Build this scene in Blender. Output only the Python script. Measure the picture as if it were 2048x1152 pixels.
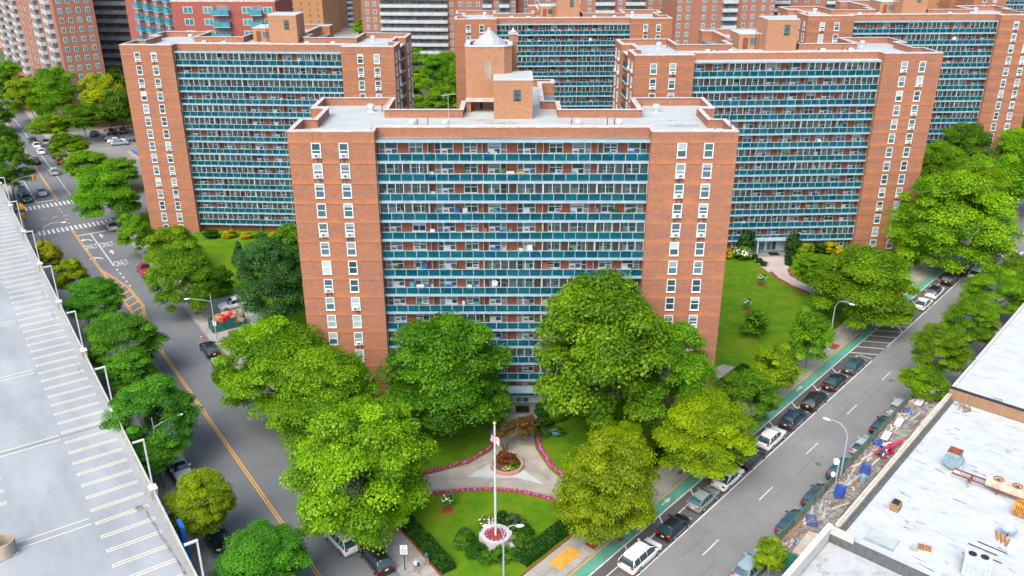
import bpy, bmesh, math, random
import numpy as np
from mathutils import Matrix, Vector

random.seed(11)
rng = np.random.default_rng(11)
R = math.radians
sc = bpy.context.scene
C = sc.collection
for o in list(bpy.data.objects):
    bpy.data.objects.remove(o)

# ------------------------------------------------------------------ camera, sky, sun, exposure
cd = bpy.data.cameras.new('camera')
cam = bpy.data.objects.new('camera', cd)
C.objects.link(cam)
cam.location = (0, 0, 60)
cam.rotation_euler = (R(90 - 23.47), 0, 0)
cd.sensor_width = 36
cd.lens = 30.36
cd.clip_start = 1
cd.clip_end = 4000
sc.camera = cam

world = bpy.data.worlds.new('World')
sc.world = world
world.use_nodes = True
wn = world.node_tree
sky = wn.nodes.new('ShaderNodeTexSky')
sky.sky_type = 'NISHITA'
sky.sun_disc = False
SUN_EL, SUN_AZ = R(50), R(205)          # azimuth clockwise from +Y, towards the sun
sky.sun_elevation = SUN_EL
sky.sun_rotation = SUN_AZ
sky.air_density = 1.0
sky.dust_density = 4.0
sky.ozone_density = 1.0
wn.links.new(sky.outputs[0], wn.nodes['Background'].inputs[0])
wn.nodes['Background'].inputs[1].default_value = 0.15

sl = bpy.data.lights.new('sun', 'SUN')
sun = bpy.data.objects.new('sun', sl)
C.objects.link(sun)
sl.energy = 1.05
sl.angle = R(42)
sl.color = (1.0, 0.95, 0.87)
sd = Vector((math.sin(SUN_AZ) * math.cos(SUN_EL), math.cos(SUN_AZ) * math.cos(SUN_EL), math.sin(SUN_EL)))
sun.rotation_euler = sd.to_track_quat('Z', 'Y').to_euler()
sun.location = sd * 200

sc.view_settings.view_transform = 'Standard'
sc.view_settings.look = 'None'
sc.view_settings.gamma = 1
sc.view_settings.exposure = 1.05
sc.render.engine = 'CYCLES'
sc.cycles.max_bounces = 6
sc.cycles.diffuse_bounces = 3
sc.cycles.glossy_bounces = 2
sc.cycles.transmission_bounces = 3
sc.cycles.transparent_max_bounces = 8

# ------------------------------------------------------------------ materials
def srgb(r, g, b):
    f = lambda v: (v / 12.92 if v <= 0.04045 else ((v + 0.055) / 1.055) ** 2.4)
    return (f(r / 255), f(g / 255), f(b / 255))

MATS = {}
def _new(name):
    m = bpy.data.materials.new(name)
    m.use_nodes = True
    MATS[name] = m
    return m, m.node_tree.nodes, m.node_tree.links

def _noise(N, L, vec, scale, detail=5, rough=0.6, dist=0.0):
    n = N.new('ShaderNodeTexNoise')
    n.inputs['Scale'].default_value = scale
    n.inputs['Detail'].default_value = detail
    n.inputs['Roughness'].default_value = rough
    n.inputs['Distortion'].default_value = dist
    L.new(vec, n.inputs['Vector'])
    return n.outputs[0]

def _range(N, L, v, a, b, c=0.0, d=1.0):
    n = N.new('ShaderNodeMapRange')
    n.inputs[1].default_value = a; n.inputs[2].default_value = b
    n.inputs[3].default_value = c; n.inputs[4].default_value = d
    L.new(v, n.inputs[0])
    return n.outputs[0]

def _mix(N, L, f, a, b, mode='MIX'):
    n = N.new('ShaderNodeMix'); n.data_type = 'RGBA'; n.blend_type = mode
    for sock, v in ((n.inputs[0], f), (n.inputs[6], a), (n.inputs[7], b)):
        if isinstance(v, (int, float)): sock.default_value = v
        elif isinstance(v, tuple): sock.default_value = (*v[:3], 1)
        else: L.new(v, sock)
    return n.outputs[2]

def _map(N, L, vec, sc_=(1, 1, 1), rot=0.0):
    n = N.new('ShaderNodeMapping')
    n.inputs['Rotation'].default_value = (0, 0, rot)
    n.inputs['Scale'].default_value = sc_
    L.new(vec, n.inputs[0])
    return n.outputs[0]

def mat(name, c, c2=None, scale=1.0, lo=0.4, hi=0.6, c3=None, scale3=0.12, lo3=0.5, hi3=0.7, rough=0.85, spec=0.3,
        metal=0.0, stretch=(1, 1, 1), rot=0.0, coat=0.0, bump=0.0, alpha=1.0, rand=0.0):
    if name in MATS: return MATS[name]
    m, N, L = _new(name)
    b = N['Principled BSDF']
    b.inputs['Roughness'].default_value = rough
    b.inputs['Metallic'].default_value = metal
    b.inputs['Specular IOR Level'].default_value = spec
    b.inputs['Coat Weight'].default_value = coat
    b.inputs['Alpha'].default_value = alpha
    g = N.new('ShaderNodeNewGeometry')
    v = _map(N, L, _map(N, L, g.outputs['Position'], rot=rot), stretch)
    if c2 is None:
        c2 = tuple(x * 0.82 for x in c)
    out = _mix(N, L, _range(N, L, _noise(N, L, v, scale), lo, hi), c, c2)
    if c3 is not None:
        out = _mix(N, L, _range(N, L, _noise(N, L, v, scale3, 6, 0.65), lo3, hi3), out, c3)
    if rand:
        oi = N.new('ShaderNodeObjectInfo')
        out = _mix(N, L, _range(N, L, oi.outputs['Random'], 0, 1, 0, rand), out, (0, 0, 0))
    L.new(out, b.inputs['Base Color'])
    if bump:
        bp = N.new('ShaderNodeBump'); bp.inputs['Strength'].default_value = bump; bp.inputs['Distance'].default_value = 0.05
        L.new(_noise(N, L, v, scale * 4), bp.inputs['Height']); L.new(bp.outputs[0], b.inputs['Normal'])
    return m

def brick(name, c1, c2, c3, mortar, stain, courses=None):
    m, N, L = _new(name)
    b = N['Principled BSDF']
    b.inputs['Roughness'].default_value = 0.9
    b.inputs['Specular IOR Level'].default_value = 0.2
    g = N.new('ShaderNodeNewGeometry')
    sp = N.new('ShaderNodeSeparateXYZ'); L.new(g.outputs['Position'], sp.inputs[0])
    ad = N.new('ShaderNodeMath'); ad.operation = 'ADD'; L.new(sp.outputs[0], ad.inputs[0]); L.new(sp.outputs[1], ad.inputs[1])
    cb = N.new('ShaderNodeCombineXYZ'); L.new(ad.outputs[0], cb.inputs[0]); L.new(sp.outputs[2], cb.inputs[1])
    br = N.new('ShaderNodeTexBrick')
    L.new(cb.outputs[0], br.inputs['Vector'])
    br.inputs['Color1'].default_value = (*c1, 1); br.inputs['Color2'].default_value = (*c2, 1); br.inputs['Mortar'].default_value = (*mortar, 1)
    br.inputs['Scale'].default_value = 1.0
    br.inputs['Brick Width'].default_value = 0.30; br.inputs['Row Height'].default_value = 0.10
    br.inputs['Mortar Size'].default_value = 0.012
    v = g.outputs['Position']
    # patches of brick laid from another batch, with the courses
    vs = _map(N, L, v, (0.25, 0.25, 1.1))
    out = _mix(N, L, _range(N, L, _noise(N, L, vs, 0.55, 6, 0.7), 0.45, 0.68), br.outputs[0], c3)
    # repointed, weathered streaks
    vv = _map(N, L, v, (1.6, 1.6, 0.12))
    out = _mix(N, L, _range(N, L, _noise(N, L, vv, 0.9, 5, 0.7), 0.58, 0.85, 0, 0.55), out, stain)
    out = _mix(N, L, _range(N, L, _noise(N, L, v, 2.2, 4, 0.7), 0.3, 0.7, 0.0, 0.22), out, (0.12, 0.045, 0.03))
    out = _mix(N, L, _range(N, L, _noise(N, L, _map(N, L, v, (2.2, 2.2, 6.5)), 1.3, 2, 0.6), 0.42, 0.66, 0.0, 0.38), out, (0.50, 0.235, 0.125))
    out = _mix(N, L, _range(N, L, _noise(N, L, _map(N, L, v, (2.6, 2.6, 7.5)), 1.7, 2, 0.6), 0.55, 0.75, 0.0, 0.5), out, (0.15, 0.06, 0.045))
    if courses:   # brick relaid in a brighter batch along every floor joint
        z0, pit, cc = courses
        mz = N.new('ShaderNodeMath'); mz.operation = 'SUBTRACT'; mz.inputs[0].default_value = z0 + 100 * pit; L.new(sp.outputs[2], mz.inputs[1])
        dv = N.new('ShaderNodeMath'); dv.operation = 'DIVIDE'; dv.inputs[1].default_value = pit; L.new(mz.outputs[0], dv.inputs[0])
        fr = N.new('ShaderNodeMath'); fr.operation = 'FRACT'; L.new(dv.outputs[0], fr.inputs[0])
        ad2 = N.new('ShaderNodeMath'); ad2.operation = 'ADD'; L.new(fr.outputs[0], ad2.inputs[0])
        L.new(_range(N, L, _noise(N, L, _map(N, L, v, (.5, .5, .2)), 0.8, 5, 0.7), 0.3, 0.7, -0.22, 0.22), ad2.inputs[1])
        out = _mix(N, L, _range(N, L, ad2.outputs[0], 0.74, 1.0, 0.0, 0.55), out, cc)
    L.new(out, b.inputs['Base Color'])
    bp = N.new('ShaderNodeBump'); bp.inputs['Strength'].default_value = 0.3; bp.inputs['Distance'].default_value = 0.02
    L.new(br.outputs['Fac'], bp.inputs['Height']); L.new(bp.outputs[0], b.inputs['Normal'])
    return m

def glass(name, c, rough=0.06, spec=0.7, c2=None):
    if name in MATS: return MATS[name]
    m, N, L = _new(name)
    b = N['Principled BSDF']
    b.inputs['Roughness'].default_value = rough
    b.inputs['Specular IOR Level'].default_value = spec
    oi = N.new('ShaderNodeObjectInfo')
    out = _mix(N, L, oi.outputs['Random'], c, c2 or tuple(x * 1.8 for x in c))
    L.new(out, b.inputs['Base Color'])
    return m

def tinted(name, tcol, bcol, fac, rough=0.08):
    m, N, L = _new(name)
    b = N['Principled BSDF']
    b.inputs['Base Color'].default_value = (*bcol, 1); b.inputs['Roughness'].default_value = rough
    b.inputs['Specular IOR Level'].default_value = 0.6
    oi = N.new('ShaderNodeObjectInfo')
    t = N.new('ShaderNodeBsdfTransparent'); t.inputs[0].default_value = (*tcol, 1)
    mx = N.new('ShaderNodeMixShader')
    L.new(_range(N, L, oi.outputs['Random'], 0, 1, max(0, fac - .12), min(1, fac + .12)), mx.inputs[0])
    L.new(t.outputs[0], mx.inputs[1]); L.new(b.outputs[0], mx.inputs[2])
    L.new(mx.outputs[0], N['Material Output'].inputs[0])
    return m

def leafmat(name='leaves', trans=0.36):
    m, N, L = _new(name)
    oi = N.new('ShaderNodeObjectInfo')
    at = N.new('ShaderNodeAttribute'); at.attribute_name = 'tint'
    base = oi.outputs['Color']
    dk = _mix(N, L, 1.0, base, (0.38, 0.55, 0.6), 'MULTIPLY')
    lt = _mix(N, L, 1.0, base, (1.5, 1.5, 0.7), 'MULTIPLY')
    out = _mix(N, L, at.outputs['Fac'], dk, lt)
    d = N.new('ShaderNodeBsdfDiffuse'); t = N.new('ShaderNodeBsdfTranslucent')
    L.new(out, d.inputs[0])
    L.new(_mix(N, L, 1.0, out, (1.15, 1.2, 0.55), 'MULTIPLY'), t.inputs[0])
    mx = N.new('ShaderNodeMixShader'); mx.inputs[0].default_value = trans
    L.new(d.outputs[0], mx.inputs[1]); L.new(t.outputs[0], mx.inputs[2])
    gl = N.new('ShaderNodeBsdfGlossy'); gl.inputs['Roughness'].default_value = 0.45; gl.inputs[0].default_value = (0.9, 1, 0.8, 1)
    m2 = N.new('ShaderNodeMixShader'); m2.inputs[0].default_value = 0.015
    L.new(mx.outputs[0], m2.inputs[1]); L.new(gl.outputs[0], m2.inputs[2])
    L.new(m2.outputs[0], N['Material Output'].inputs[0])
    return m

def stainmat(name, c, a):
    m, N, L = _new(name)
    b = N['Principled BSDF']; b.inputs['Base Color'].default_value = (*c, 1); b.inputs['Roughness'].default_value = 0.95
    t = N.new('ShaderNodeBsdfTransparent'); mx = N.new('ShaderNodeMixShader')
    g = N.new('ShaderNodeNewGeometry')
    L.new(_range(N, L, _noise(N, L, _map(N, L, g.outputs['Position'], (3.5, 3.5, .6)), 1.0, 4, .6), .42, .68, 0, a), mx.inputs[0])
    L.new(t.outputs[0], mx.inputs[1]); L.new(b.outputs[0], mx.inputs[2]); L.new(mx.outputs[0], N['Material Output'].inputs[0])
    return m

def objcolmat(name, rough=0.3, coat=0.5, metal=0.0):
    m, N, L = _new(name)
    b = N['Principled BSDF']
    oi = N.new('ShaderNodeObjectInfo')
    L.new(oi.outputs['Color'], b.inputs['Base Color'])
    b.inputs['Roughness'].default_value = rough; b.inputs['Coat Weight'].default_value = coat
    b.inputs['Coat Roughness'].default_value = 0.08; b.inputs['Metallic'].default_value = metal
    return m

M = {}
M['brick'] = brick('brick', (0.43, 0.180, 0.092), (0.29, 0.112, 0.062), (0.26, 0.132, 0.108), (0.33, 0.20, 0.15), (0.46, 0.20, 0.085), courses=(36.93 - 1.40, 2.44, (0.52, 0.205, 0.085)))
M['brick_pent'] = brick('brick_pent', (0.50, 0.25, 0.125), (0.34, 0.16, 0.085), (0.36, 0.21, 0.13), (0.36, 0.26, 0.19), (0.52, 0.30, 0.16))
M['brick_far'] = brick('brick_far', (0.42, 0.17, 0.12), (0.32, 0.125, 0.09), (0.31, 0.145, 0.12), (0.28, 0.18, 0.15), (0.42, 0.22, 0.16))
M['brick_red'] = brick('brick_red', (0.36, 0.085, 0.08), (0.27, 0.062, 0.06), (0.33, 0.09, 0.085), (0.3, 0.1, 0.1), (0.45, 0.12, 0.1))
M['brick_tan'] = brick('brick_tan', (0.48, 0.24, 0.09), (0.36, 0.17, 0.06), (0.4, 0.2, 0.08), (0.34, 0.22, 0.12), (0.5, 0.3, 0.15))
M['brick_old'] = brick('brick_old', (0.30, 0.19, 0.11), (0.2, 0.13, 0.08), (0.26, 0.17, 0.11), (0.35, 0.3, 0.2), (0.4, 0.3, 0.18))
M['balc_wall'] = brick('balc_wall', (0.38, 0.115, 0.068), (0.28, 0.08, 0.05), (0.31, 0.10, 0.07), (0.3, 0.15, 0.11), (0.42, 0.16, 0.1))
M['streak'] = stainmat('wall_streak', (.10, .075, .06), .75)
M['roof'] = mat('roof_membrane', (0.43, 0.465, 0.47), (0.36, 0.395, 0.40), 0.5, 0.4, 0.65, (0.30, 0.31, 0.30), 0.13, 0.55, 0.85, rough=0.7, stretch=(0.35, 1.4, 1))
M['roof_w'] = mat('roof_white', (0.50, 0.54, 0.555), (0.41, 0.45, 0.47), 0.7, 0.38, 0.68, (0.21, 0.24, 0.255), 0.9, 0.60, 0.80, rough=0.7, rot=R(-48), stretch=(1.0, 0.55, 1))
M['roof_dirty'] = mat('roof_dirty', (0.43, 0.46, 0.47), (0.34, 0.36, 0.36), 0.8, 0.45, 0.7, (0.15, 0.14, 0.12), 0.5, 0.58, 0.72, rough=0.8)
M['coping'] = mat('coping', (0.60, 0.50, 0.46), (0.46, 0.34, 0.30), 1.2, rough=0.8)
M['white'] = mat('white_paint', (0.70, 0.74, 0.76), (0.60, 0.65, 0.68), 2.0, rough=0.5)
M['slab'] = mat('slab_edge', (0.33, 0.47, 0.53), (0.27, 0.39, 0.45), 0.8, rough=0.7, stretch=(1, 1, 0.1))
M['canopy_top'] = mat('canopy_top', (0.20, 0.25, 0.25), (0.12, 0.17, 0.18), 0.4, rough=0.8, stretch=(0.3, 3, 1))
M['white_trim'] = mat('white_trim', (0.52, 0.56, 0.58), (0.44, 0.49, 0.51), 1.5, rough=0.5)
M['steel'] = mat('steel', (0.50, 0.60, 0.63), (0.38, 0.48, 0.52), 1.5, rough=0.35, metal=0.3)
M['galv'] = mat('galvanised', (0.42, 0.50, 0.54), (0.34, 0.42, 0.46), 2, rough=0.45, metal=0.2)
M['pole_white'] = mat('pole_white', (0.58, 0.62, 0.65), (0.50, 0.54, 0.58), 2, rough=0.4)
M['dark'] = mat('dark_metal', (0.03, 0.035, 0.04), (0.02, 0.02, 0.025), 2, rough=0.5)
M['joint'] = mat('joint_dark', (0.10, 0.05, 0.03), (0.20, 0.09, 0.05), 1.5, rough=0.9)
M['pane_dark'] = glass('pane_dark', (0.022, 0.065, 0.080), c2=(0.085, 0.18, 0.21))
M['pane_blind'] = mat('pane_blind', (0.46, 0.56, 0.58), (0.38, 0.50, 0.52), 8, rough=0.3, stretch=(0.2, 0.2, 3), rand=0.55)
M['pane_teal'] = glass('pane_teal', (0.03, 0.16, 0.19), c2=(0.08, 0.28, 0.30))
M['door'] = glass('door_leaf', (0.04, 0.06, 0.07), 0.5, 0.3, c2=(0.26, 0.31, 0.33))
M['rail_glass'] = tinted('rail_glass', (0.15, 0.53, 0.66), (0.012, 0.19, 0.26), 0.33)
M['encl_glass'] = tinted('encl_glass', (0.85, 0.90, 0.90), (0.10, 0.15, 0.16), 0.16)
M['ac'] = mat('ac_white', (0.72, 0.75, 0.75), (0.6, 0.62, 0.62), 3, rough=0.5)
M['grille'] = mat('ac_grille', (0.12, 0.14, 0.15), (0.08, 0.09, 0.1), 6, rough=0.6)
M['vent'] = mat('vent_metal', (0.66, 0.72, 0.74), (0.5, 0.56, 0.58), 1.5, rough=0.4, metal=0.3)
M['cone'] = mat('cone_metal', (0.46, 0.50, 0.53), (0.34, 0.38, 0.41), 1.5, rough=0.4, metal=0.2)
M['rust'] = mat('rust', (0.28, 0.08, 0.04), (0.16, 0.05, 0.03), 2.5, rough=0.9)
M['asphalt'] = mat('asphalt', (0.160, 0.175, 0.186), (0.134, 0.148, 0.160), 0.25, 0.35, 0.65, (0.168, 0.182, 0.195), 0.06, 0.5, 0.75, rough=0.85, bump=0.15)
M['asphalt2'] = mat('asphalt_avenue', (0.215, 0.218, 0.215), (0.18, 0.184, 0.184), 0.22, 0.35, 0.65, (0.26, 0.26, 0.25), 0.07, 0.5, 0.75, rough=0.85, bump=0.15)
M['asphalt3'] = mat('asphalt_parking_lane', (0.115, 0.112, 0.110), (0.09, 0.088, 0.088), 0.3, 0.35, 0.65, (0.15, 0.145, 0.14), 0.2, 0.5, 0.75, rough=0.85)
M['concrete'] = mat('sidewalk_concrete', (0.40, 0.38, 0.35), (0.31, 0.30, 0.28), 0.5, 0.35, 0.65, (0.24, 0.23, 0.22), 0.25, 0.55, 0.8, rough=0.9, rand=0.12)
M['plaza'] = mat('plaza_concrete', (0.44, 0.40, 0.34), (0.33, 0.31, 0.28), 0.6, 0.35, 0.65, (0.24, 0.235, 0.22), 0.2, 0.52, 0.75, rough=0.9, rand=0.15)
M['plaza_white'] = mat('plaza_white', (0.46, 0.49, 0.49), (0.40, 0.43, 0.44), 0.6, rough=0.85)
M['plaza_pink'] = mat('plaza_pink', (0.50, 0.42, 0.38), (0.42, 0.36, 0.33), 0.5, rough=0.9)
M['kerb'] = mat('kerb', (0.36, 0.35, 0.33), (0.26, 0.26, 0.25), 0.8, rough=0.9)
M['joint_gap'] = mat('joint_gap', (0.12, 0.11, 0.10), (0.09, 0.085, 0.08), 1, rough=0.95)
M['grass'] = mat('lawn_grass', (0.098, 0.225, 0.008), (0.060, 0.155, 0.006), 0.7, 0.32, 0.68, (0.165, 0.215, 0.014), 0.16, 0.48, 0.75, rough=0.95, spec=0.1, bump=0.6)
M['ground'] = mat('ground_cover', (0.06, 0.10, 0.03), (0.10, 0.10, 0.07), 0.05, 0.35, 0.65, (0.14, 0.14, 0.12), 0.02, 0.5, 0.7, rough=0.95)
M['mulch'] = mat('mulch', (0.30, 0.07, 0.035), (0.2, 0.045, 0.03), 3, rough=0.95)
M['soil'] = mat('soil', (0.12, 0.07, 0.045), (0.08, 0.05, 0.035), 3, rough=0.95)
M['line_w'] = mat('paint_white', (0.62, 0.64, 0.64), (0.36, 0.37, 0.37), 2.6, 0.45, 0.72, rough=0.7)
M['line_y'] = mat('paint_yellow', (0.78, 0.40, 0.03), (0.6, 0.3, 0.04), 2.2, 0.45, 0.75, rough=0.7)
M['line_c'] = mat('paint_cream', (0.74, 0.64, 0.42), (0.66, 0.62, 0.50), 1.4, 0.4, 0.7, rough=0.7)
M['green_lane'] = mat('green_lane', (0.11, 0.34, 0.25), (0.085, 0.27, 0.205), 0.7, 0.35, 0.65, (0.15, 0.21, 0.19), 0.35, 0.52, 0.72, rough=0.8)
M['yellow_pad'] = mat('yellow_pad', (0.62, 0.34, 0.06), (0.5, 0.26, 0.04), 3, rough=0.85)
M['deck'] = mat('garage_deck', (0.30, 0.335, 0.352), (0.25, 0.285, 0.30), 0.35, 0.35, 0.65, (0.345, 0.385, 0.40), 0.16, 0.46, 0.70, rough=0.8, rot=R(-124.5), stretch=(0.45, 1.2, 1))
M['tanconc'] = mat('tan_concrete', (0.40, 0.34, 0.26), (0.30, 0.26, 0.20), 0.8, rough=0.9)
M['stain'] = mat('deck_stain', (0.16, 0.14, 0.12), (0.26, 0.26, 0.25), 1.5, rough=0.8)
M['bark'] = mat('bark', (0.17, 0.14, 0.11), (0.10, 0.08, 0.065), 3, rough=0.95, stretch=(1, 1, 0.3))
M['leaf'] = leafmat()
M['flower'] = objcolmat('petals', 0.7, 0)
M['paint'] = objcolmat('car_paint', 0.3, 0.7)
M['tyre'] = mat('tyre', (0.02, 0.02, 0.022), (0.015, 0.015, 0.016), 3, rough=0.9)
M['rim'] = mat('rim', (0.45, 0.47, 0.48), (0.35, 0.37, 0.38), 5, rough=0.3, metal=0.7)
M['car_glass'] = glass('car_glass', (0.012, 0.03, 0.04), 0.05, 0.9, c2=(0.03, 0.07, 0.09))
M['lamp_red'] = mat('tail_lamp', (0.55, 0.01, 0.015), (0.45, 0.01, 0.01), 5, rough=0.25)
M['lamp_clear'] = mat('head_lamp', (0.7, 0.74, 0.76), (0.6, 0.64, 0.66), 5, rough=0.15)
M['plate'] = mat('plate', (0.75, 0.6, 0.1), (0.75, 0.7, 0.5), 5, rough=0.5)
M['shed_green'] = mat('shed_green', (0.025, 0.19, 0.13), (0.02, 0.13, 0.095), 1.2, rough=0.7, rand=0.3)
M['ply'] = mat('plywood', (0.33, 0.25, 0.17), (0.22, 0.17, 0.12), 1.6, rough=0.9, rand=0.3)
M['plank'] = mat('plank', (0.36, 0.335, 0.30), (0.20, 0.185, 0.165), 1.8, rough=0.95, rand=0.4)
M['timber'] = mat('timber_pale', (0.60, 0.55, 0.46), (0.50, 0.45, 0.37), 1.5, rough=0.9, rand=0.2)
M['blue_frame'] = mat('blue_frame', (0.02, 0.09, 0.42), (0.015, 0.06, 0.3), 3, rough=0.5)
M['red_board'] = mat('red_board', (0.60, 0.03, 0.06), (0.5, 0.02, 0.05), 3, rough=0.6)
M['stone'] = mat('stone_white', (0.50, 0.51, 0.49), (0.45, 0.45, 0.42), 1.6, rough=0.9)
M['pink_conc'] = mat('pink_concrete', (0.50, 0.27, 0.22), (0.4, 0.21, 0.17), 2, rough=0.9)
M['signal_y'] = mat('signal_yellow', (0.75, 0.34, 0.01), (0.6, 0.26, 0.01), 4, rough=0.5)
M['sign_w'] = mat('sign_white', (0.8, 0.82, 0.82), (0.75, 0.77, 0.77), 4, rough=0.5)
M['black'] = mat('black', (0.015, 0.015, 0.016), (0.01, 0.01, 0.01), 4, rough=0.7)
M['sign_blue'] = mat('sign_blue', (0.02, 0.16, 0.55), (0.02, 0.13, 0.5), 4, rough=0.5)
M['orange'] = mat('cone_orange', (0.75, 0.12, 0.02), (0.65, 0.1, 0.02), 4, rough=0.6)
M['dumpster'] = mat('dumpster_green', (0.03, 0.15, 0.14), (0.02, 0.1, 0.1), 1.2, rough=0.6)
M['card'] = mat('cardboard', (0.48, 0.24, 0.10), (0.36, 0.18, 0.08), 2, rough=0.95, rand=0.4)
M['bluegrey'] = mat('duct_bluegrey', (0.24, 0.36, 0.40), (0.18, 0.28, 0.32), 1.5, rough=0.6)
M['cream_metal'] = mat('cream_metal', (0.55, 0.52, 0.42), (0.34, 0.24, 0.15), 1.6, 0.45, 0.7, rough=0.7)
M['yellow_rust'] = mat('yellow_rust', (0.60, 0.32, 0.03), (0.30, 0.11, 0.04), 1.6, 0.42, 0.62, rough=0.8)
M['flag_red'] = mat('flag_red', (0.60, 0.02, 0.04), (0.5, 0.02, 0.035), 4, rough=0.8)
M['flag_white'] = mat('flag_white', (0.8, 0.8, 0.8), (0.75, 0.75, 0.75), 4, rough=0.8)
M['flag_blue'] = mat('flag_blue', (0.02, 0.04, 0.2), (0.02, 0.03, 0.16), 4, rough=0.8)
M['gold'] = mat('gold', (0.7, 0.55, 0.25), (0.6, 0.45, 0.2), 4, rough=0.3, metal=0.6)
M['skin'] = mat('skin', (0.45, 0.26, 0.18), (0.42, 0.24, 0.17), 4, rough=0.6)
M['awning'] = mat('awning_blue', (0.02, 0.08, 0.45), (0.02, 0.07, 0.4), 4, rough=0.6)
M['tarp_grey'] = mat('tarp_grey', (0.12, 0.13, 0.13), (0.09, 0.1, 0.1), 2, rough=0.9)
M['teal_box'] = mat('teal_cladding', (0.02, 0.17, 0.25), (0.02, 0.13, 0.2), 0.6, rough=0.6)

# ------------------------------------------------------------------ mesh helpers
class MB:
    def __init__(s, X=None):
        s.v = []; s.f = []; s.m = []; s.X = X
    def add(s, vs, fs, mi=0, X=None):
        n = len(s.v)
        for p in vs:
            p = Vector(p)
            if X is not None: p = X @ p
            if s.X is not None: p = s.X @ p
            s.v.append(tuple(p))
        for f in fs:
            s.f.append(tuple(i + n for i in f)); s.m.append(mi)
        return s
    def box(s, x0, x1, y0, y1, z0, z1, mi=0, X=None, bottom=True):
        vs = [(x0, y0, z0), (x1, y0, z0), (x1, y1, z0), (x0, y1, z0), (x0, y0, z1), (x1, y0, z1), (x1, y1, z1), (x0, y1, z1)]
        fs = [(4, 5, 6, 7), (0, 1, 5, 4), (1, 2, 6, 5), (2, 3, 7, 6), (3, 0, 4, 7)]
        if bottom: fs.append((3, 2, 1, 0))
        return s.add(vs, fs, mi, X)
    def quad(s, a, b, c, d, mi=0): return s.add([a, b, c, d], [(0, 1, 2, 3)], mi)
    def poly(s, pts, mi=0): return s.add(pts, [tuple(range(len(pts)))], mi)
    def prism(s, pts, z0, z1, mi=0, top=True, bottom=False, side=True):
        n = len(pts)
        vs = [(p[0], p[1], z0) for p in pts] + [(p[0], p[1], z1) for p in pts]
        fs = [(i, (i + 1) % n, n + (i + 1) % n, n + i) for i in range(n)] if side else []
        if top: fs.append(tuple(range(n, 2 * n)))
        if bottom: fs.append(tuple(reversed(range(n))))
        return s.add(vs, fs, mi)
    def lathe(s, prof, n=12, mi=0, c=(0, 0, 0), cap=True):
        vs = []; fs = []
        for r, z in prof:
            for k in range(n):
                a = 2 * math.pi * k / n
                vs.append((c[0] + r * math.cos(a), c[1] + r * math.sin(a), c[2] + z))
        for j in range(len(prof) - 1):
            for k in range(n):
                fs.append((j * n + k, j * n + (k + 1) % n, (j + 1) * n + (k + 1) % n, (j + 1) * n + k))
        if cap:
            fs.append(tuple((len(prof) - 1) * n + k for k in range(n)))
        return s.add(vs, fs, mi)
    def tube(s, pts, rads, n=6, mi=0, cap=True):
        pts = [Vector(p) for p in pts]
        if not hasattr(rads, '__len__'): rads = [rads] * len(pts)
        vs = []; fs = []
        for i, p in enumerate(pts):
            d = (pts[min(i + 1, len(pts) - 1)] - pts[max(i - 1, 0)]).normalized()
            u = d.orthogonal().normalized() if abs(d.z) < 0.95 else Vector((1, 0, 0))
            u = (u - d * u.dot(d)).normalized(); w = d.cross(u)
            for k in range(n):
                a = 2 * math.pi * k / n
                vs.append(p + (u * math.cos(a) + w * math.sin(a)) * rads[i])
        for j in range(len(pts) - 1):
            for k in range(n):
                fs.append((j * n + k, j * n + (k + 1) % n, (j + 1) * n + (k + 1) % n, (j + 1) * n + k))
        if cap:
            fs.append(tuple(reversed(range(n)))); fs.append(tuple((len(pts) - 1) * n + k for k in range(n)))
        return s.add(vs, fs, mi)
    def mesh(s, name, mats, smooth=False):
        me = bpy.data.meshes.new(name)
        me.from_pydata(s.v, [], s.f)
        for m in (mats if isinstance(mats, (list, tuple)) else [mats]):
            me.materials.append(M[m] if isinstance(m, str) else m)
        if any(s.m): me.polygons.foreach_set('material_index', s.m)
        if smooth: me.polygons.foreach_set('use_smooth', [True] * len(s.f))
        me.update()
        return me
    def obj(s, name, mats, parent=None, loc=None, rz=0, smooth=False):
        return inst(name, s.mesh(name, mats, smooth), parent, loc, rz)

def inst(name, me, parent=None, loc=None, rz=0, sc_=None, color=None):
    o = bpy.data.objects.new(name, me)
    C.objects.link(o)
    if parent is not None: o.parent = parent
    if loc is not None: o.location = loc
    if rz: o.rotation_euler = (0, 0, rz)
    if sc_ is not None: o.scale = sc_ if hasattr(sc_, '__len__') else (sc_,) * 3
    if color is not None: o.color = (*color, 1)
    return o

def tag(o, label=None, cat=None, group=None, kind=None):
    if label: o['label'] = label
    if cat: o['category'] = cat
    if group: o['group'] = group
    if kind: o['kind'] = kind
    return o

def thing(name, label, cat, loc=(0, 0, 0), rz=0, group=None, sc_=None):
    o = inst(name, None, None, loc, rz, sc_)
    o.empty_display_size = 0.5
    return tag(o, label, cat, group)

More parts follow.
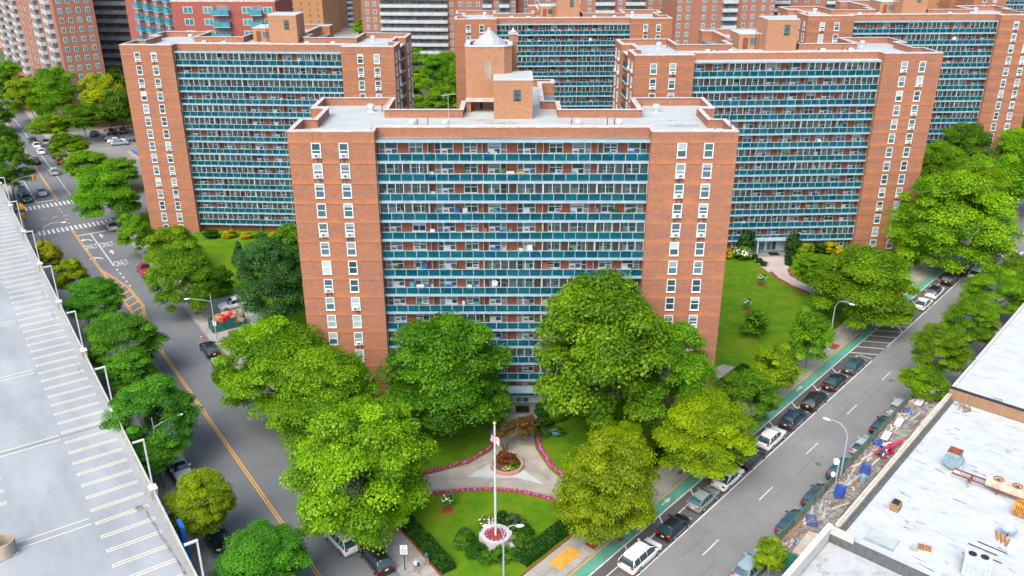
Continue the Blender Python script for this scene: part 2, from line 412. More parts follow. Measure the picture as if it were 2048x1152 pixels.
# street frames: left street (s along, t to the right of travel), right avenue
class Frame:
    def __init__(s, o, u):
        n = math.hypot(*u); s.o = o; s.u = (u[0] / n, u[1] / n); s.n = (s.u[1], -s.u[0]); s.rz = math.atan2(u[1], u[0])
    def __call__(s, a, t, z=0.0):
        return (s.o[0] + s.u[0] * a + s.n[0] * t, s.o[1] + s.u[1] * a + s.n[1] * t, z)
    def X(s):   # local (s, -t, z) to world
        return Matrix.Translation((*s.o, 0)) @ Matrix.Rotation(s.rz, 4, 'Z')
FL = Frame((-23.9, 74.2), (-0.567, 0.823))
FR = Frame((12.39, 66.9), (0.6696, 0.7428))
def strip(mb, F, s0, s1, t0, t1, z, mi=0):
    mb.add([F(s0, t1, z), F(s1, t1, z), F(s1, t0, z), F(s0, t0, z)], [(0, 1, 2, 3)], mi)
def sbox(mb, F, s0, s1, t0, t1, z0, z1, mi=0):
    ps = [F(s0, t1), F(s1, t1), F(s1, t0), F(s0, t0)]
    mb.prism([p[:2] for p in ps], z0, z1, mi)
def sline(mb, F, a, b, w, z, mi=0):
    p = Vector(F(*a)[:2]); q = Vector(F(*b)[:2]); d = (q - p).normalized(); n = Vector((-d.y, d.x)) * w / 2
    mb.add([(*(p - n), z), (*(q - n), z), (*(q + n), z), (*(p + n), z)], [(0, 1, 2, 3)], mi)
def isect(F, t1, G_, t2):
    p = F(0, t1); q = G_(0, t2); d = F.u; e = G_.u
    k = ((q[0] - p[0]) * e[1] - (q[1] - p[1]) * e[0]) / (d[0] * e[1] - d[1] * e[0])
    return (p[0] + d[0] * k, p[1] + d[1] * k)
# ------------------------------------------------------------------ ground, streets, walks
def structure(name, mb, m, label=None, parent=None):
    o = mb.obj(name, m, parent)
    if parent is None: tag(o, label, None, None, 'structure')
    return o

g = MB(); g.quad((-1500, -300, -0.06), (1500, -300, -0.06), (1500, 2200, -0.06), (-1500, 2200, -0.06))
structure('ground', g, 'ground', 'far ground of mixed green and grey between the buildings')

g = MB(); strip(g, FL, -60, 420, -8.0, 6.5, 0.0)
road_left = structure('road', g, 'asphalt', 'dark asphalt street with double yellow line beside the garage')
g = MB(); strip(g, FR, -40, 420, -5.1, 9.15, 0.004)
road_right = structure('road', g, 'asphalt2', 'grey asphalt avenue with green bike lane and parked cars')
g = MB(); strip(g, FL, 118.6, 134.4, -16, 46, 0.004)
structure('road', g, 'asphalt', 'cross street between the two crosswalks at the left')
g = MB(); strip(g, FR, 119.5, 139, -60, 60, 0.008)
structure('road', g, 'asphalt2', 'cross street at the right edge past the biggest plane tree')

def slabs(F, s0, s1, t0, t1, ds, cols, parent, m='concrete', z0=0.02, z1=0.135, gap=0.02):
    w = (t1 - t0) / cols
    mb = MB(); mb.box(gap, ds - gap, -w + gap, -gap, z0, z1, bottom=False)
    me = mb.mesh('slab', m)
    n = int((s1 - s0) / ds)
    for i in range(n):
        for j in range(cols):
            inst('slab', me, parent, F(s0 + i * ds, t0 + j * w, random.uniform(-0.006, 0.006)), F.rz)

def sidewalk(F, runs, t0, t1, kerb_t, label):
    mb = MB()
    for a, b in runs: sbox(mb, F, a, b, t0, t1, -0.03, 0.10)
    o = structure('sidewalk', mb, 'joint_gap', label)
    k = MB()
    for a, b in runs:
        if kerb_t > t0 + 0.5: sbox(k, F, a, b, t1, t1 + 0.22, -0.03, 0.145)
        else: sbox(k, F, a, b, t0 - 0.22, t0, -0.03, 0.145)
    k.obj('kerb', 'kerb', o)
    return o
sw_l = sidewalk(FL, [(-40, 117), (136, 420)], 6.72, 9.6, 6.5, 'concrete sidewalk on the tower side of the left street')
slabs(FL, -24, 66, 6.72, 9.6, 1.5, 2, sw_l)
g = MB(); sbox(g, FL, 66, 117, 6.72, 9.6, 0.0, 0.13); sbox(g, FL, 136, 420, 6.72, 9.6, 0, 0.13); sbox(g, FL, -40, -24, 6.72, 9.6, 0, 0.13); g.obj('far_paving', 'concrete', sw_l)
sw_g = sidewalk(FL, [(-40, 117), (136, 420)], -11.5, -8.22, -8, 'concrete sidewalk between the garage and its row of trees')
slabs(FL, -12, 24, -11.5, -8.22, 1.5, 2, sw_g)
g = MB(); sbox(g, FL, 24, 117, -11.5, -8.22, 0, 0.13); sbox(g, FL, 136, 420, -11.5, -8.22, 0, 0.13); sbox(g, FL, -40, -12, -11.5, -8.22, 0, 0.13); g.obj('far_paving', 'concrete', sw_g)
sw_r = sidewalk(FR, [(-14, 118)], -8.3, -5.32, -5.1, 'concrete sidewalk between the bike lane and the tower lawns')
slabs(FR, -14, 76, -8.3, -5.32, 1.5, 2, sw_r)
g = MB(); sbox(g, FR, 76, 118, -8.3, -5.32, 0, 0.13); g.obj('far_paving', 'concrete', sw_r)
sw_s = sidewalk(FR, [(-14, 118)], 9.37, 13.3, 9.15, 'concrete sidewalk along the storefronts beneath the shed')
g = MB(); sbox(g, FR, -14, 118, 9.37, 13.3, 0, 0.13); g.obj('paving', 'concrete', sw_s)
# the storefront kerb is on its low side
# lawn of the superblock
ap = isect(FL, 9.75, FR, -8.45)
P_ = lambda F, s, t: F(s, t)[:2]
lawn = [ap, P_(FR, 117, -8.45), (110, 230), (-20, 245), (-70, 200), P_(FL, 116, 9.75)]
g = MB(); g.prism(lawn, -0.04, 0.12)
lawn_o = structure('lawn', g, 'grass', 'mown green lawn around the towers between both streets')
# brick edging of the front lawn along both walks
g = MB(); sbox(g, FL, -16.5, 30, 9.58, 9.78, 0, 0.19); g.obj('edging', 'mulch', lawn_o)
g = MB(); sbox(g, FR, -7.2, 60, -8.48, -8.28, 0, 0.19); g.obj('edging', 'mulch', lawn_o)

# entrance plaza: slabs cut from one outline
def cut_slabs(name, outline, cuts, z0, z1, m, parent, gap=0.025, white=None):
    bm = bmesh.new()
    bm.faces.new([bm.verts.new((x, y, z1)) for x, y in outline])
    for (px, py), (nx, ny) in cuts:
        geom = bm.verts[:] + bm.edges[:] + bm.faces[:]
        bmesh.ops.bisect_plane(bm, geom=geom, plane_co=(px, py, 0), plane_no=(nx, ny, 0))
    faces = [[v.co.copy() for v in f.verts] for f in bm.faces]
    bm.free()
    for vs in faces:
        c = sum(vs, Vector()) / len(vs)
        pts = []
        for v in vs:
            d = c - v
            pts.append((v + d * min(0.4, gap / max(d.length, 0.05)))[:2])
        dz = random.uniform(-0.004, 0.004)
        MB().prism(pts, z0, z1 + dz).obj(name, m, parent)
plaza_out = [(-11.6, 79.0), (-8.9, 80.15), (-5.5, 80.75), (-2.2, 80.95), (1.2, 80.4), (4.0, 79.4), (7.4, 77.7), (9.0, 79.4), (6.4, 81.5), (4.3, 84.6), (2.9, 88.6),
             (2.7, 92.0), (3.3, 95.5), (3.6, 98.0), (-0.6, 98.0), (-0.9, 95), (-1.1, 91.4), (-2.5, 88.2), (-5.0, 85.6), (-8.4, 84.0), (-12.4, 82.3)]
g = MB(); g.prism(plaza_out, 0.0, 0.135)
plaza_o = structure('path', g, 'joint_gap', 'forked concrete walk from the front tower entrance round the planter')
cut_slabs('slab', plaza_out, [((-9.5, 80), (0.95, 0.3)), ((-6.6, 83), (0.8, -0.6)), ((-4.4, 84), (0.75, -0.65)), ((-2.6, 86), (0.72, -0.69)), ((3.5, 84), (0.8, 0.6)),
          ((0, 89.4), (0, 1)), ((0, 91.6), (0, 1)), ((0, 93.8), (0, 1)), ((0, 96), (0, 1)), ((5.0, 81.5), (0.7, 0.7)), ((1.2, 82), (1, 0.25))], 0.10, 0.155, 'plaza', plaza_o)
g = MB(); g.prism([(-5.3, 83.0), (-2.2, 82.75), (0.6, 82.8), (3.7, 81.5), (1.3, 84.5), (0.3, 88.0), (-0.4, 88.3), (-2.4, 85.8)], 0.12, 0.172); g.obj('white_inlay', 'plaza_white', plaza_o)
# walk to the right tower
ctr = [(48.9, 154.6), (48.5, 148.5), (48.6, 144), (50.2, 139.5), (53.2, 135.4), (57.0, 131.6), (61.5, 127.5)]
wid = [3.6, 2.7, 1.7, 1.25, 1.15, 1.1, 1.1]
def ribbon(ctr, wid):
    L_ = []; Rr = []
    for i, p in enumerate(ctr):
        a = Vector(ctr[max(i - 1, 0)]); b = Vector(ctr[min(i + 1, len(ctr) - 1)]); d = (b - a).normalized(); n = Vector((-d.y, d.x)); w = wid[i] if hasattr(wid, '__len__') else wid
        L_.append(tuple(Vector(p) + n * w)); Rr.append(tuple(Vector(p) - n * w))
    return L_, Rr
La, Ra = ribbon(ctr, wid)
g = MB(); 
for i in range(len(ctr) - 1): g.prism([La[i], La[i + 1], Ra[i + 1], Ra[i]], 0.0, 0.15)
structure('path', g, 'plaza_pink', 'pinkish curved walk from the right tower entrance to the avenue')
g = MB(); g.prism([P_(FR, 36, -8.6), P_(FR, 40, -8.6), (33.2, 108.4), (30.6, 110.2), (28.4, 108.6)], 0.0, 0.15)
structure('path', g, 'concrete', 'short pale walk at the right corner of the front tower')
g = MB(); sbox(g, FL, 50, 63.5, 9.55, 17.5, 0.0, 0.15)
structure('driveway', g, 'concrete', 'concrete driveway with the dumpster and the white car')
g = MB(); g.poly([(-137, 252, 0.0), (-104, 203, 0.0), (-84, 215, 0.0), (-108, 270, 0.0)])
lot = structure('parking_lot', g, 'asphalt2', 'grey parking lot behind the left tower')
g = MB(); g.box(-0.5, 0.5, -9, 9, 0.0, 0.35); g.obj('island', 'tanconc', lot, (-99.5, 224.5, 0.0), R(38))
g = MB(); g.box(-0.12, 0.12, -7.5, 7.5, 0.35, 1.0); g.obj('barrier', 'sign_blue', lot, (-99.0, 225.0, 0.0), R(38))
g = MB(); sbox(g, FL, 205, 206, 22, 60, 0, 0.9); g.obj('wall', 'brick_far', lot)

# ------------------------------------------------------------------ painted markings
mw = MB(); my = MB()
zw = 0.008
for t in (-0.14, 0.14):
    sline(my, FL, (-30, t - .05), (58, t - .6), 0.13, zw)
for t in (-0.14, 0.14):
    sline(my, FL, (58, t - .8), (87, t - 1.3), 0.13, zw)
    sline(my, FL, (87, t - 1.35), (115.5, t - 1.75), 0.13, zw)
    sline(my, FL, (138.5, t - 0.9), (420, t + 0.4), 0.13, zw)
    for a, b in (((60, -0.3), (68, 1.2)), ((68, 1.2), (77.5, 0.9)), ((77.5, 0.9), (88, -1.2))):
        sline(my, FL, (a[0], a[1] + t), (b[0], b[1] + t), 0.13, zw + 0.004)
for s in (61.5, 63.8, 66.2, 68.8, 71.6, 74.4, 77.2, 80.2):
    t1 = np.interp(s + 1.5, [60, 68, 77.5, 88], [-0.3, 1.2, 0.9, -1.2])
    sline(my, FL, (s, -0.95), (s + 1.5, t1 - 0.1), 0.3, zw + 0.008)
for k in range(18):   # crosswalk bars
    t = -7.6 + k * 0.86
    if t < 6.3:
        sline(mw, FL, (115.3, t), (118.3, t), 0.42, zw); sline(mw, FL, (134.7, t), (137.7, t), 0.42, zw)
for k in range(16): sline(mw, FL, (119.2 + k * 0.95, -12), (119.2 + k * 0.95, -9.2), 0.42, zw + .004)
sline(mw, FL, (110.9, -1.4), (110.9, 4.0), 0.5, zw); sline(mw, FL, (139.9, -1.3), (139.9, -5.2), 0.5, zw)
sline(mw, FL, (110.6, 0.95), (89.5, 1.05), 0.22, zw)
for k in range(5): sline(mw, FL, (87.6 - k * 2.3, 1.15 + .05 * k), (86.8 - k * 2.3, 1.15 + .05 * k), 0.28, zw)
sline(mw, FL, (140, -5.0), (300, -5.0), 0.14, zw); sline(mw, FL, (138, 2.4), (300, 2.2), 0.14, zw)
for k in range(6): sline(mw, FL, (126.5, -6 + k * 2.2), (126.5, -5 + k * 2.2), 0.2, zw + .004)
for k in range(5): sline(my, FL, (120 + k * 2.9, -1.5), (120.9 + k * 2.9, -1.45), 0.25, zw + .004)
def arrow(F, s, t, left):
    if left:
        pts = [(s - 1.0, t + .95), (s - .75, t + 1.15), (s + .45, t + .55), (s + .6, t - .15), (s + 1.15, t - .15), (s + .35, t - 1.2), (s - .45, t - .15), (s + .05, t - .15), (s - .1, t + .35)]
    else:
        pts = [(s - 1.5, t + .14), (s - .2, t + .14), (s - .2, t + .5), (s + 1.3, t), (s - .2, t - .5), (s - .2, t - .14), (s - 1.5, t - .14)]
    mw.poly([F(a, b, zw) for a, b in pts])
arrow(FL, 107.2, -0.6, True); arrow(FL, 108.4, 2.5, False); arrow(FL, 95.4, -0.9, True); arrow(FL, 97.4, 2.3, False)
mw.obj('road_markings', 'line_w', road_left); my.obj('centre_line', 'line_y', road_left)
def text_obj(name, body, m, parent=None, loc=(0, 0, 0), rot=(0, 0, 0), size=1.0, sx=1.0, align='CENTER', extrude=0.0):
    cu = bpy.data.curves.new(name, 'FONT'); cu.body = body; cu.size = size; cu.align_x = align; cu.align_y = 'CENTER'; cu.extrude = extrude
    tmp = bpy.data.objects.new('tmp_text', cu); C.objects.link(tmp)
    dg = bpy.context.evaluated_depsgraph_get()
    me = bpy.data.meshes.new_from_object(tmp.evaluated_get(dg))
    bpy.data.objects.remove(tmp); bpy.data.curves.remove(cu)
    me.materials.clear(); me.materials.append(M[m])
    o = inst(name, me, parent, loc); o.rotation_euler = rot; o.scale = (sx, 1, 1)
    return o
for s, t in ((102.6, -0.5), (102.2, 2.4), (90.2, 2.5)):
    text_obj('painted_word', 'ONLY', 'line_w', road_left, FL(s, t, zw + .002), (0, 0, FL.rz - math.pi / 2), 4.2, 0.22)

mw = MB(); my = MB(); mg = MB(); mk = MB()
zr = 0.012
strip(mk, FR, -14, 119, -2.2, -0.06, zr - .003)
strip(mk, FR, -14, 119, -3.5, -2.2, zr - .003)
strip(mg, FR, -14, 118.5, -4.9, -3.58, zr)
sline(my, FR, (-14, -5.0), (118, -5.0), 0.13, zr)
sline(mw, FR, (-14, -3.5), (60.5, -3.5), 0.16, zr + .004); sline(mw, FR, (60.5, -3.5), (118, -3.5), 0.16, zr + .004)
sline(mw, FR, (-14, -2.2), (60.2, -2.2), 0.13, zr + .002); sline(mw, FR, (75, -2.2), (118, -2.2), 0.13, zr + .002)
sline(mw, FR, (-14, 0), (60, 0), 0.17, zr + .002); sline(mw, FR, (66, 0), (118, 0), 0.17, zr + .002)
for k in range(20): sline(mw, FR, (6.9 + (k - 2) * 12.1, 3.25), (10.1 + (k - 2) * 12.1, 3.25), 0.13, zr) if 6.9 + (k - 2) * 12.1 < 115 else None
for k in range(18):
    s = 2.2 + k * 6.4
    if s < 59 or s > 77: sline(mw, FR, (s + .6, -3.45), (s - .5, -2.25), 0.16, zr + .006)
for k in range(6):
    s = 61.5 + k * 2.5
    sline(mw, FR, (s - 1.0, -3.4), (s + 1.0, -0.05), 0.2, zr + .006)
sline(mw, FR, (60.5, -2.2), (60.6, -0.2), .16, zr + .008); sline(mw, FR, (75.2, -2.2), (72.6, -0.1), .16, zr + .008)
for k in range(12): sline(mw, FR, (120.8, -4.6 + k * 1.15), (123.6, -4.6 + k * 1.15), 0.5, zr + .004)
sline(mw, FR, (118.6, -4), (118.6, 3), .5, zr + .008)
def arrow_r(s, t): mw.poly([FR(a, b, zr + .004) for a, b in [(s - 1, t + .08), (s - .1, t + .08), (s - .1, t + .3), (s + .8, t), (s - .1, t - .3), (s - .1, t - .08), (s - 1, t - .08)]])
arrow_r(45.5, -4.3); arrow_r(12, -4.3); arrow_r(80, -4.3)
mk.obj('parking_lane', 'asphalt3', road_right); mg.obj('bike_lane', 'green_lane', road_right)
mw.obj('road_markings', 'line_w', road_right); my.obj('kerb_line', 'line_y', road_right)
g = MB(); g.lathe([(0.42, 0.0), (0.42, 0.022)], 16); g.obj('manhole_cover', 'rust', road_right, FR(3.3, -4.5, 0.0))
for k in range(2): MB().lathe([(0.36, 0.0), (0.36, 0.012)], 14).obj('manhole_cover', 'asphalt3', road_right, FR(30 + 26 * k, 5.2 - k, 0.0))
g = MB(); sbox(g, FR, -4.6, -1.2, -7.6, -6.0, 0.10, 0.165); g.obj('yellow_pad', 'yellow_pad', sw_r)
for s in (0.9, 26.5, 45.2, 60.5, 74.5):
    g = MB(); sbox(g, FR, s - 0.9, s + 0.9, -6.6, -5.4, 0.10, 0.16); g.obj('tree_pit', 'mulch', sw_r)
# patches and cracks in the asphalt
mc = MB()
for F, z, n in ((FR, 0.0075, 26), (FL, 0.0035, 26)):
    for k in range(n):
        s = random.uniform(-10, 100); t = random.uniform(0.6, 8.6) if F is FR else random.uniform(-7.5, 6.0)
        l = random.uniform(1.5, 9)
        for j in range(4): sline(mc, F, (s + j * l / 4, t + random.uniform(-.06, .06)), (s + (j + 1) * l / 4, t + random.uniform(-.06, .06)), 0.05, z + 0.0005 * (k % 3))
mc.obj('crack_sealing', 'tarp_grey', road_right)
# ------------------------------------------------------------------ apartment towers
def offset_poly(pts, d):
    n = len(pts); out = []
    for i in range(n):
        a, b, c = Vector(pts[i - 1]), Vector(pts[i]), Vector(pts[(i + 1) % n])
        d1 = (b - a).normalized(); d2 = (c - b).normalized()
        n1 = Vector((-d1.y, d1.x)); n2 = Vector((-d2.y, d2.x))
        k = 1 + n1.dot(n2)
        out.append(tuple(b + (n1 + n2) * (d / k if k > 1e-6 else d)))
    return out

FOOT = [(-26, 0), (-16, 0), (-16, 2.2), (16, 2.2), (16, 0), (26, 0), (26, 6.7), (24.2, 6.7), (24.2, 13), (26, 13), (26, 20), (16, 20), (16, 12.4), (6.2, 12.4),
        (6.2, 17.7), (4.2, 17.7), (4.2, 31), (6.2, 31), (6.2, 34), (-6.8, 34), (-6.8, 31), (-4.8, 31), (-4.8, 17.7), (-6.8, 17.7), (-6.8, 12.4), (-16, 12.4), (-16, 20), (-26, 20),
        (-26, 13), (-24.2, 13), (-24.2, 6.7), (-26, 6.7)]
PITCH = 2.44
M['roof_seam'] = mat('roof_seam', (.36, .39, .40), (.40, .44, .45), 1.0)
M['pond'] = stainmat('ponding', (.20, .20, .18), .45)
XW = (-22.8, -19.6, 19.6, 22.7)
# openings of the balcony wall: (kind, x0, x1)
OPEN = [('DW', -15.9, -13.6), ('PP', -12.34, -10.65), ('DW', -9.3, -7.1), ('PP', -5.9, -4.2), ('WD', -3.0, -0.7), ('DW', 0.5, 3.0), ('PP', 4.3, 5.95), ('WD', 7.1, 9.3), ('PP', 10.75, 12.35), ('WD', 13.6, 15.85)]
BAYS = [(-15.95, -10.05), (-9.95, -3.65), (-3.55, 3.55), (3.65, 9.95), (10.05, 15.95)]

def win_frame(w, h, b=0.11, dep=0.07, mullion=None, rail=True):
    mb = MB()
    mb.box(-w / 2, -w / 2 + b, -dep, 0, -h / 2, h / 2); mb.box(w / 2 - b, w / 2, -dep, 0, -h / 2, h / 2)
    mb.box(-w / 2 + b, w / 2 - b, -dep, 0, h / 2 - b, h / 2); mb.box(-w / 2 + b, w / 2 - b, -dep, 0, -h / 2, -h / 2 + b)
    if rail: mb.box(-w / 2 + b, w / 2 - b, -dep * .8, 0, -0.045, 0.045)
    if mullion is not None: mb.box(mullion - .045, mullion + .045, -dep * .9, 0, -h / 2 + b, h / 2 - b)
    mb.box(-w / 2 - .04, w / 2 + .04, -dep - .06, 0, -h / 2 - .07, -h / 2 - .003)
    return mb
def pane_mesh(name, w, h, mode):
    mb = MB(); y = -0.02
    rnd = random.Random(name)
    if mode == 'dark': mb.quad((-w / 2, y, -h / 2), (w / 2, y, -h / 2), (w / 2, y, h / 2), (-w / 2, y, h / 2), 0)
    else:
        f = {'low': 0.05, 'half': 0.0, 'third': 0.25, 'full': -0.5}[mode]
        zc = h * f
        mb.quad((-w / 2, y, -h / 2), (w / 2, y, -h / 2), (w / 2, y, max(zc, -h / 2 + .01)), (-w / 2, y, max(zc, -h / 2 + .01)), 0)
        mb.quad((-w / 2, y - .002, max(zc, -h / 2 + .01)), (w / 2, y - .002, max(zc, -h / 2 + .01)), (w / 2, y - .002, h / 2), (-w / 2, y - .002, h / 2), 1)
    return mb.mesh('pane', ['pane_dark', 'pane_blind'])
WF = win_frame(1.12, 1.74).mesh('window', 'white')
PN = [pane_mesh('p%d' % i, 0.9, 1.5, m_) for i, m_ in enumerate(('dark', 'half', 'third', 'full', 'dark', 'half', 'third', 'dark'))]
acm = MB(); acm.box(-.31, .31, -.34, -.03, -.21, .21, 0); acm.box(-.2, .2, -.345, -.34, -.13, .13, 1); acm.box(-.43, .43, -.05, -.025, -.24, .24, 0)
STN = MB().quad((-.55, .004, -2.0), (.55, .004, -2.0), (.55, .004, -.95), (-.55, .004, -.95)).mesh('water_stain', 'streak')
ACM = acm.mesh('air_conditioner', ['ac', 'grille'])
acs = MB(); acs.box(-.36, .36, -.22, -.03, -.19, .19, 0); acs.box(-.26, .26, -.226, -.22, -.12, .12, 1)
ACS = acs.mesh('air_conditioner', ['ac', 'grille'])
# balcony wall windows
WPP = win_frame(1.68, 1.55, .10, .06, 0.0).mesh('window', 'white')
PPP = [pane_mesh('q%d' % i, 1.5, 1.36, m_) for i, m_ in enumerate(('dark', 'half', 'third', 'dark'))]
wb = win_frame(1.5, 1.62, .09, .06, None, False); wb.box(-.66, .66, -.05, 0, -.20, -.11); wb.box(-.02, .06, -.05, 0, -.72, -.20); wb.box(-.66, -.02, -.045, -.005, -.72, -.20)
WDW = wb.mesh('window', 'white')
PDW = [pane_mesh('r%d' % i, 1.34, 1.45, m_) for i, m_ in enumerate(('dark', 'third', 'half', 'dark'))]
db = MB(); db.box(-.36, -.30, -.06, 0, -1.0, 1.02); db.box(.30, .36, -.06, 0, -1.0, 1.02); db.box(-.30, .30, -.06, 0, .96, 1.02); db.box(-.30, .30, -.055, 0, -.08, -.01)
DRF = db.mesh('door', 'white')
DRL = MB().box(-.30, .30, -.04, -.002, -1.0, .96).mesh('door_leaf', 'door')
PW = 32.0 / 23
GP = MB().box(.05, PW - .05, -.012, .012, 0.07, 0.86).mesh('glass_panel', 'rail_glass')
def encl_meshes():
    fr = {}
    for b in BAYS:
        n = round((b[1] - b[0]) / 1.02); w = (b[1] - b[0]) / n
        mb = MB()
        for i in range(n + 1): mb.box(i * w - .03, i * w + .03, -.03, .03, 0.0, 1.27)
        mb.box(0, n * w, -.025, .025, 1.20, 1.27)
        fr[b] = (mb.mesh('enclosure_frame', 'white'), MB().box(.04, w - .04, -.01, .01, .02, 1.19).mesh('enclosure_pane', 'encl_glass'), n, w)
    return fr
ENC = encl_meshes()
rl = MB()
for i in range(24): rl.box(-16 + i * PW - .03, -16 + i * PW + .03, -.035, .035, 0.0, .95)
rl.box(-16, 16, -.045, .045, .90, .97); rl.box(-16, 16, -.03, .03, 0.02, .06)
RAILM = rl.mesh('railing', 'steel')
SLABM = MB().box(-16, 16, .7, 2.198, -.27, 0).mesh('balcony', 'slab')
vm = MB(); vm.lathe([(.55, 0), (.55, .08), (.32, .08), (.30, .30), (.46, .42), (.50, .85), (.42, 1.0), (.1, 1.08)], 12)
VENT = vm.mesh('roof_vent', 'vent', True)

def tower(name, label, cx, cy, rz, scale, T=36.93, rows=14, ends=(), pent='box', seed=1, joints=(True, True), encl=0.42, top_canopy='canopy_top', lowest=None, entrance=True, detail=True, panes=300):
    rd = random.Random(seed)
    root = thing(name, label, 'apartment building', (cx, cy, 0), rz, None, scale)
    w = MB()
    w.prism(FOOT, -0.5, T, top=False)
    inner = offset_poly(FOOT, 0.42)
    w.prism(inner, T - 1.0, T, top=False)
    n = len(FOOT)
    wall = w.obj('wall', 'brick', root)
    bmc = MB()
    o2 = offset_poly(FOOT, -0.05); i2 = offset_poly(FOOT, 0.47)
    vs = [(x, y, T + .06) for x, y in o2] + [(x, y, T + .06) for x, y in i2] + [(x, y, T - .03) for x, y in o2] + [(x, y, T - .03) for x, y in i2]
    fs = []
    for i in range(n):
        j = (i + 1) % n
        fs += [(i, j, n + j, n + i), (2 * n + i, 2 * n + j, j, i), (n + i, n + j, 3 * n + j, 3 * n + i)]
    bmc.add(vs, fs); bmc.obj('coping', 'coping', root)
    # white guard rail just inside the coping
    a, b = offset_poly(FOOT, 0.50), offset_poly(FOOT, 0.58)
    gr = MB()
    vs = [(x, y, T + .16) for x, y in a] + [(x, y, T + .16) for x, y in b] + [(x, y, T + .06) for x, y in a] + [(x, y, T + .06) for x, y in b]
    gr.add(vs, fs); gr.obj('guard_rail', 'white_trim', root)
    rf = MB(); rf.poly([(x, y, T - 1.0) for x, y in inner]); roof = rf.obj('roof', 'roof', root)
    sm = MB()
    for q in range(10): sm.box(-15.4, 15.4, 3.2 + q * .9, 3.23 + q * .9, T - .999, T - .990)
    for sg in (-1, 1):
        for q in range(18): sm.box(min(sg * 16.6, sg * 23.6), max(sg * 16.6, sg * 23.6), 1.0 + q * 1.02, 1.03 + q * 1.02, T - .999, T - .990)
    sm.obj('roof_seam', 'roof_seam', roof)
    for q in range(9):
        cx_, cy_, rr_ = rd.uniform(-22, 22), rd.uniform(4, 11), rd.uniform(.5, 1.5)
        pp = [(cx_ + math.cos(a_ * .5236) * rr_ * rd.uniform(.9, 1.9), cy_ + math.sin(a_ * .5236) * rr_ * rd.uniform(.35, .7), T - .987 + q * .0006) for a_ in range(12)]
        MB().poly(pp).obj('ponding_stain', 'pond', roof)
    # vents, pipes
    for vx, vy in ((-18.7, 15.8), (-21, 2.0), (-12.2, 6.4), (-8.2, 6.2), (8.0, 6.4), (13.0, 6.6), (18.9, 15.6), (21.5, 2.2)):
        inst('roof_vent', VENT, root, (vx, vy, T - 1.0), 0, 0.8 if abs(vx) > 20 else 1.0)
    for vx, vy in ((-17.2, 15.6), (-23.6, 1.4), (-11.6, 6.4), (-10.4, 6.8), (7.2, 6.6), (11.6, 7.0), (12.4, 6.6), (17.0, 15.6), (23.6, 1.6)):
        MB().box(-.06, .06, -.06, .06, 0, 1.1).obj('vent_pipe', 'rust', root, (vx, vy, T - 1.0))
    # brick floor joints on the wings
    for side, on in ((-1, joints[0]), (1, joints[1])):
        jm = MB(); k = 0
        while T - 1.4 - k * PITCH > 0.3:
            if on or k in (0, 1, 6, 7):
                z = T - 1.40 - k * PITCH
                x0, x1 = (-26.006, -16.0) if side < 0 else (16.0, 26.006)
                jm.box(x0, x1, -.012, 0.02, z - .03, z + .03)
            k += 1
        jm.box(side * 23.1 - .02, side * 23.1 + .02, -.01, 0.02, T - 1.37, T - .05)
        jm.obj('floor_joint', 'joint', root)
    def window(x, y, z, yaw, wm, pm, ac, sub=True):
        f = inst('window', wm, root, (x, y, z), yaw)
        inst('pane', rd.choice(pm), f)
        if ac == 1:
            inst('air_conditioner', ACM, f, (rd.uniform(-.04, .04), 0, -.58)); inst('water_stain', STN, f)
        elif ac == 2: inst('air_conditioner', ACS, f, (-.36 if rd.random() < .5 else .36, 0, -.46))
        elif ac == 3: inst('air_conditioner', ACS, f, (-.34, 0, -.48))
        return f
    for k in range(rows):
        z = T - 2.16 - k * PITCH
        for x in XW: window(x, -0.01, z, 0, WF, PN, 1 if rd.random() < .42 else 0)
        for e in ends:
            yaw = R(90) if e > 0 else R(-90)
            for y in (1.9, 4.9, 15.0, 18.2): window(e * 26.01, y, z, yaw, WF, PN, 1 if rd.random() < .25 else 0)
    # recessed end balconies
    for e in ends:
        for k in range(rows):
            zt = T - 3.68 - k * PITCH
            xx = sorted((e * 24.2, e * 25.7))
            bo = MB().box(xx[0], xx[1], 6.75, 12.95, zt - .2, zt).obj('end_balcony', 'slab', root)
            xr = e * 25.6
            MB().box(min(xr, xr - e * .06), max(xr, xr - e * .06), 6.8, 12.9, zt + .07, zt + .95).obj('glass_panel', 'rail_glass', bo)
            window(e * 24.21, 8.5, zt + 1.2, R(90) if e > 0 else R(-90), WDW, PDW, 0); window(e * 24.21, 11.0, zt + 1.2, R(90) if e > 0 else R(-90), WPP, PPP, 0)
        xx = sorted((e * 24.2, e * 25.75)); MB().box(xx[0], xx[1], 6.75, 12.95, T - 1.3, T - 1.1).obj('end_canopy', 'white_trim', root)
    # top canopy
    cp = MB(); cp.box(-16, 16, .7, 2.198, T - 1.45, T - 1.18, 0); cp.box(-15.95, 15.95, .95, 2.19, T - 1.18, T - 1.13, 1)
    cp.obj('canopy', ['slab', top_canopy], root)
    # dark red face brick behind the balconies (separate finish)
    lowz = T - 3.68 - (rows - 1) * PITCH
    MB().box(-15.998, 15.998, 2.15, 2.19, max(0.0, lowz - 2.4), T - 1.46).obj('balcony_wall', 'balc_wall', root)
    for px in (-10.0, -3.6, 3.6, 10.0):
        MB().box(px - .03, px + .03, 1.35, 2.149, max(0.0, lowz), T - 1.46).obj('partition', 'steel', root)
    npan = 0; rest = MB()
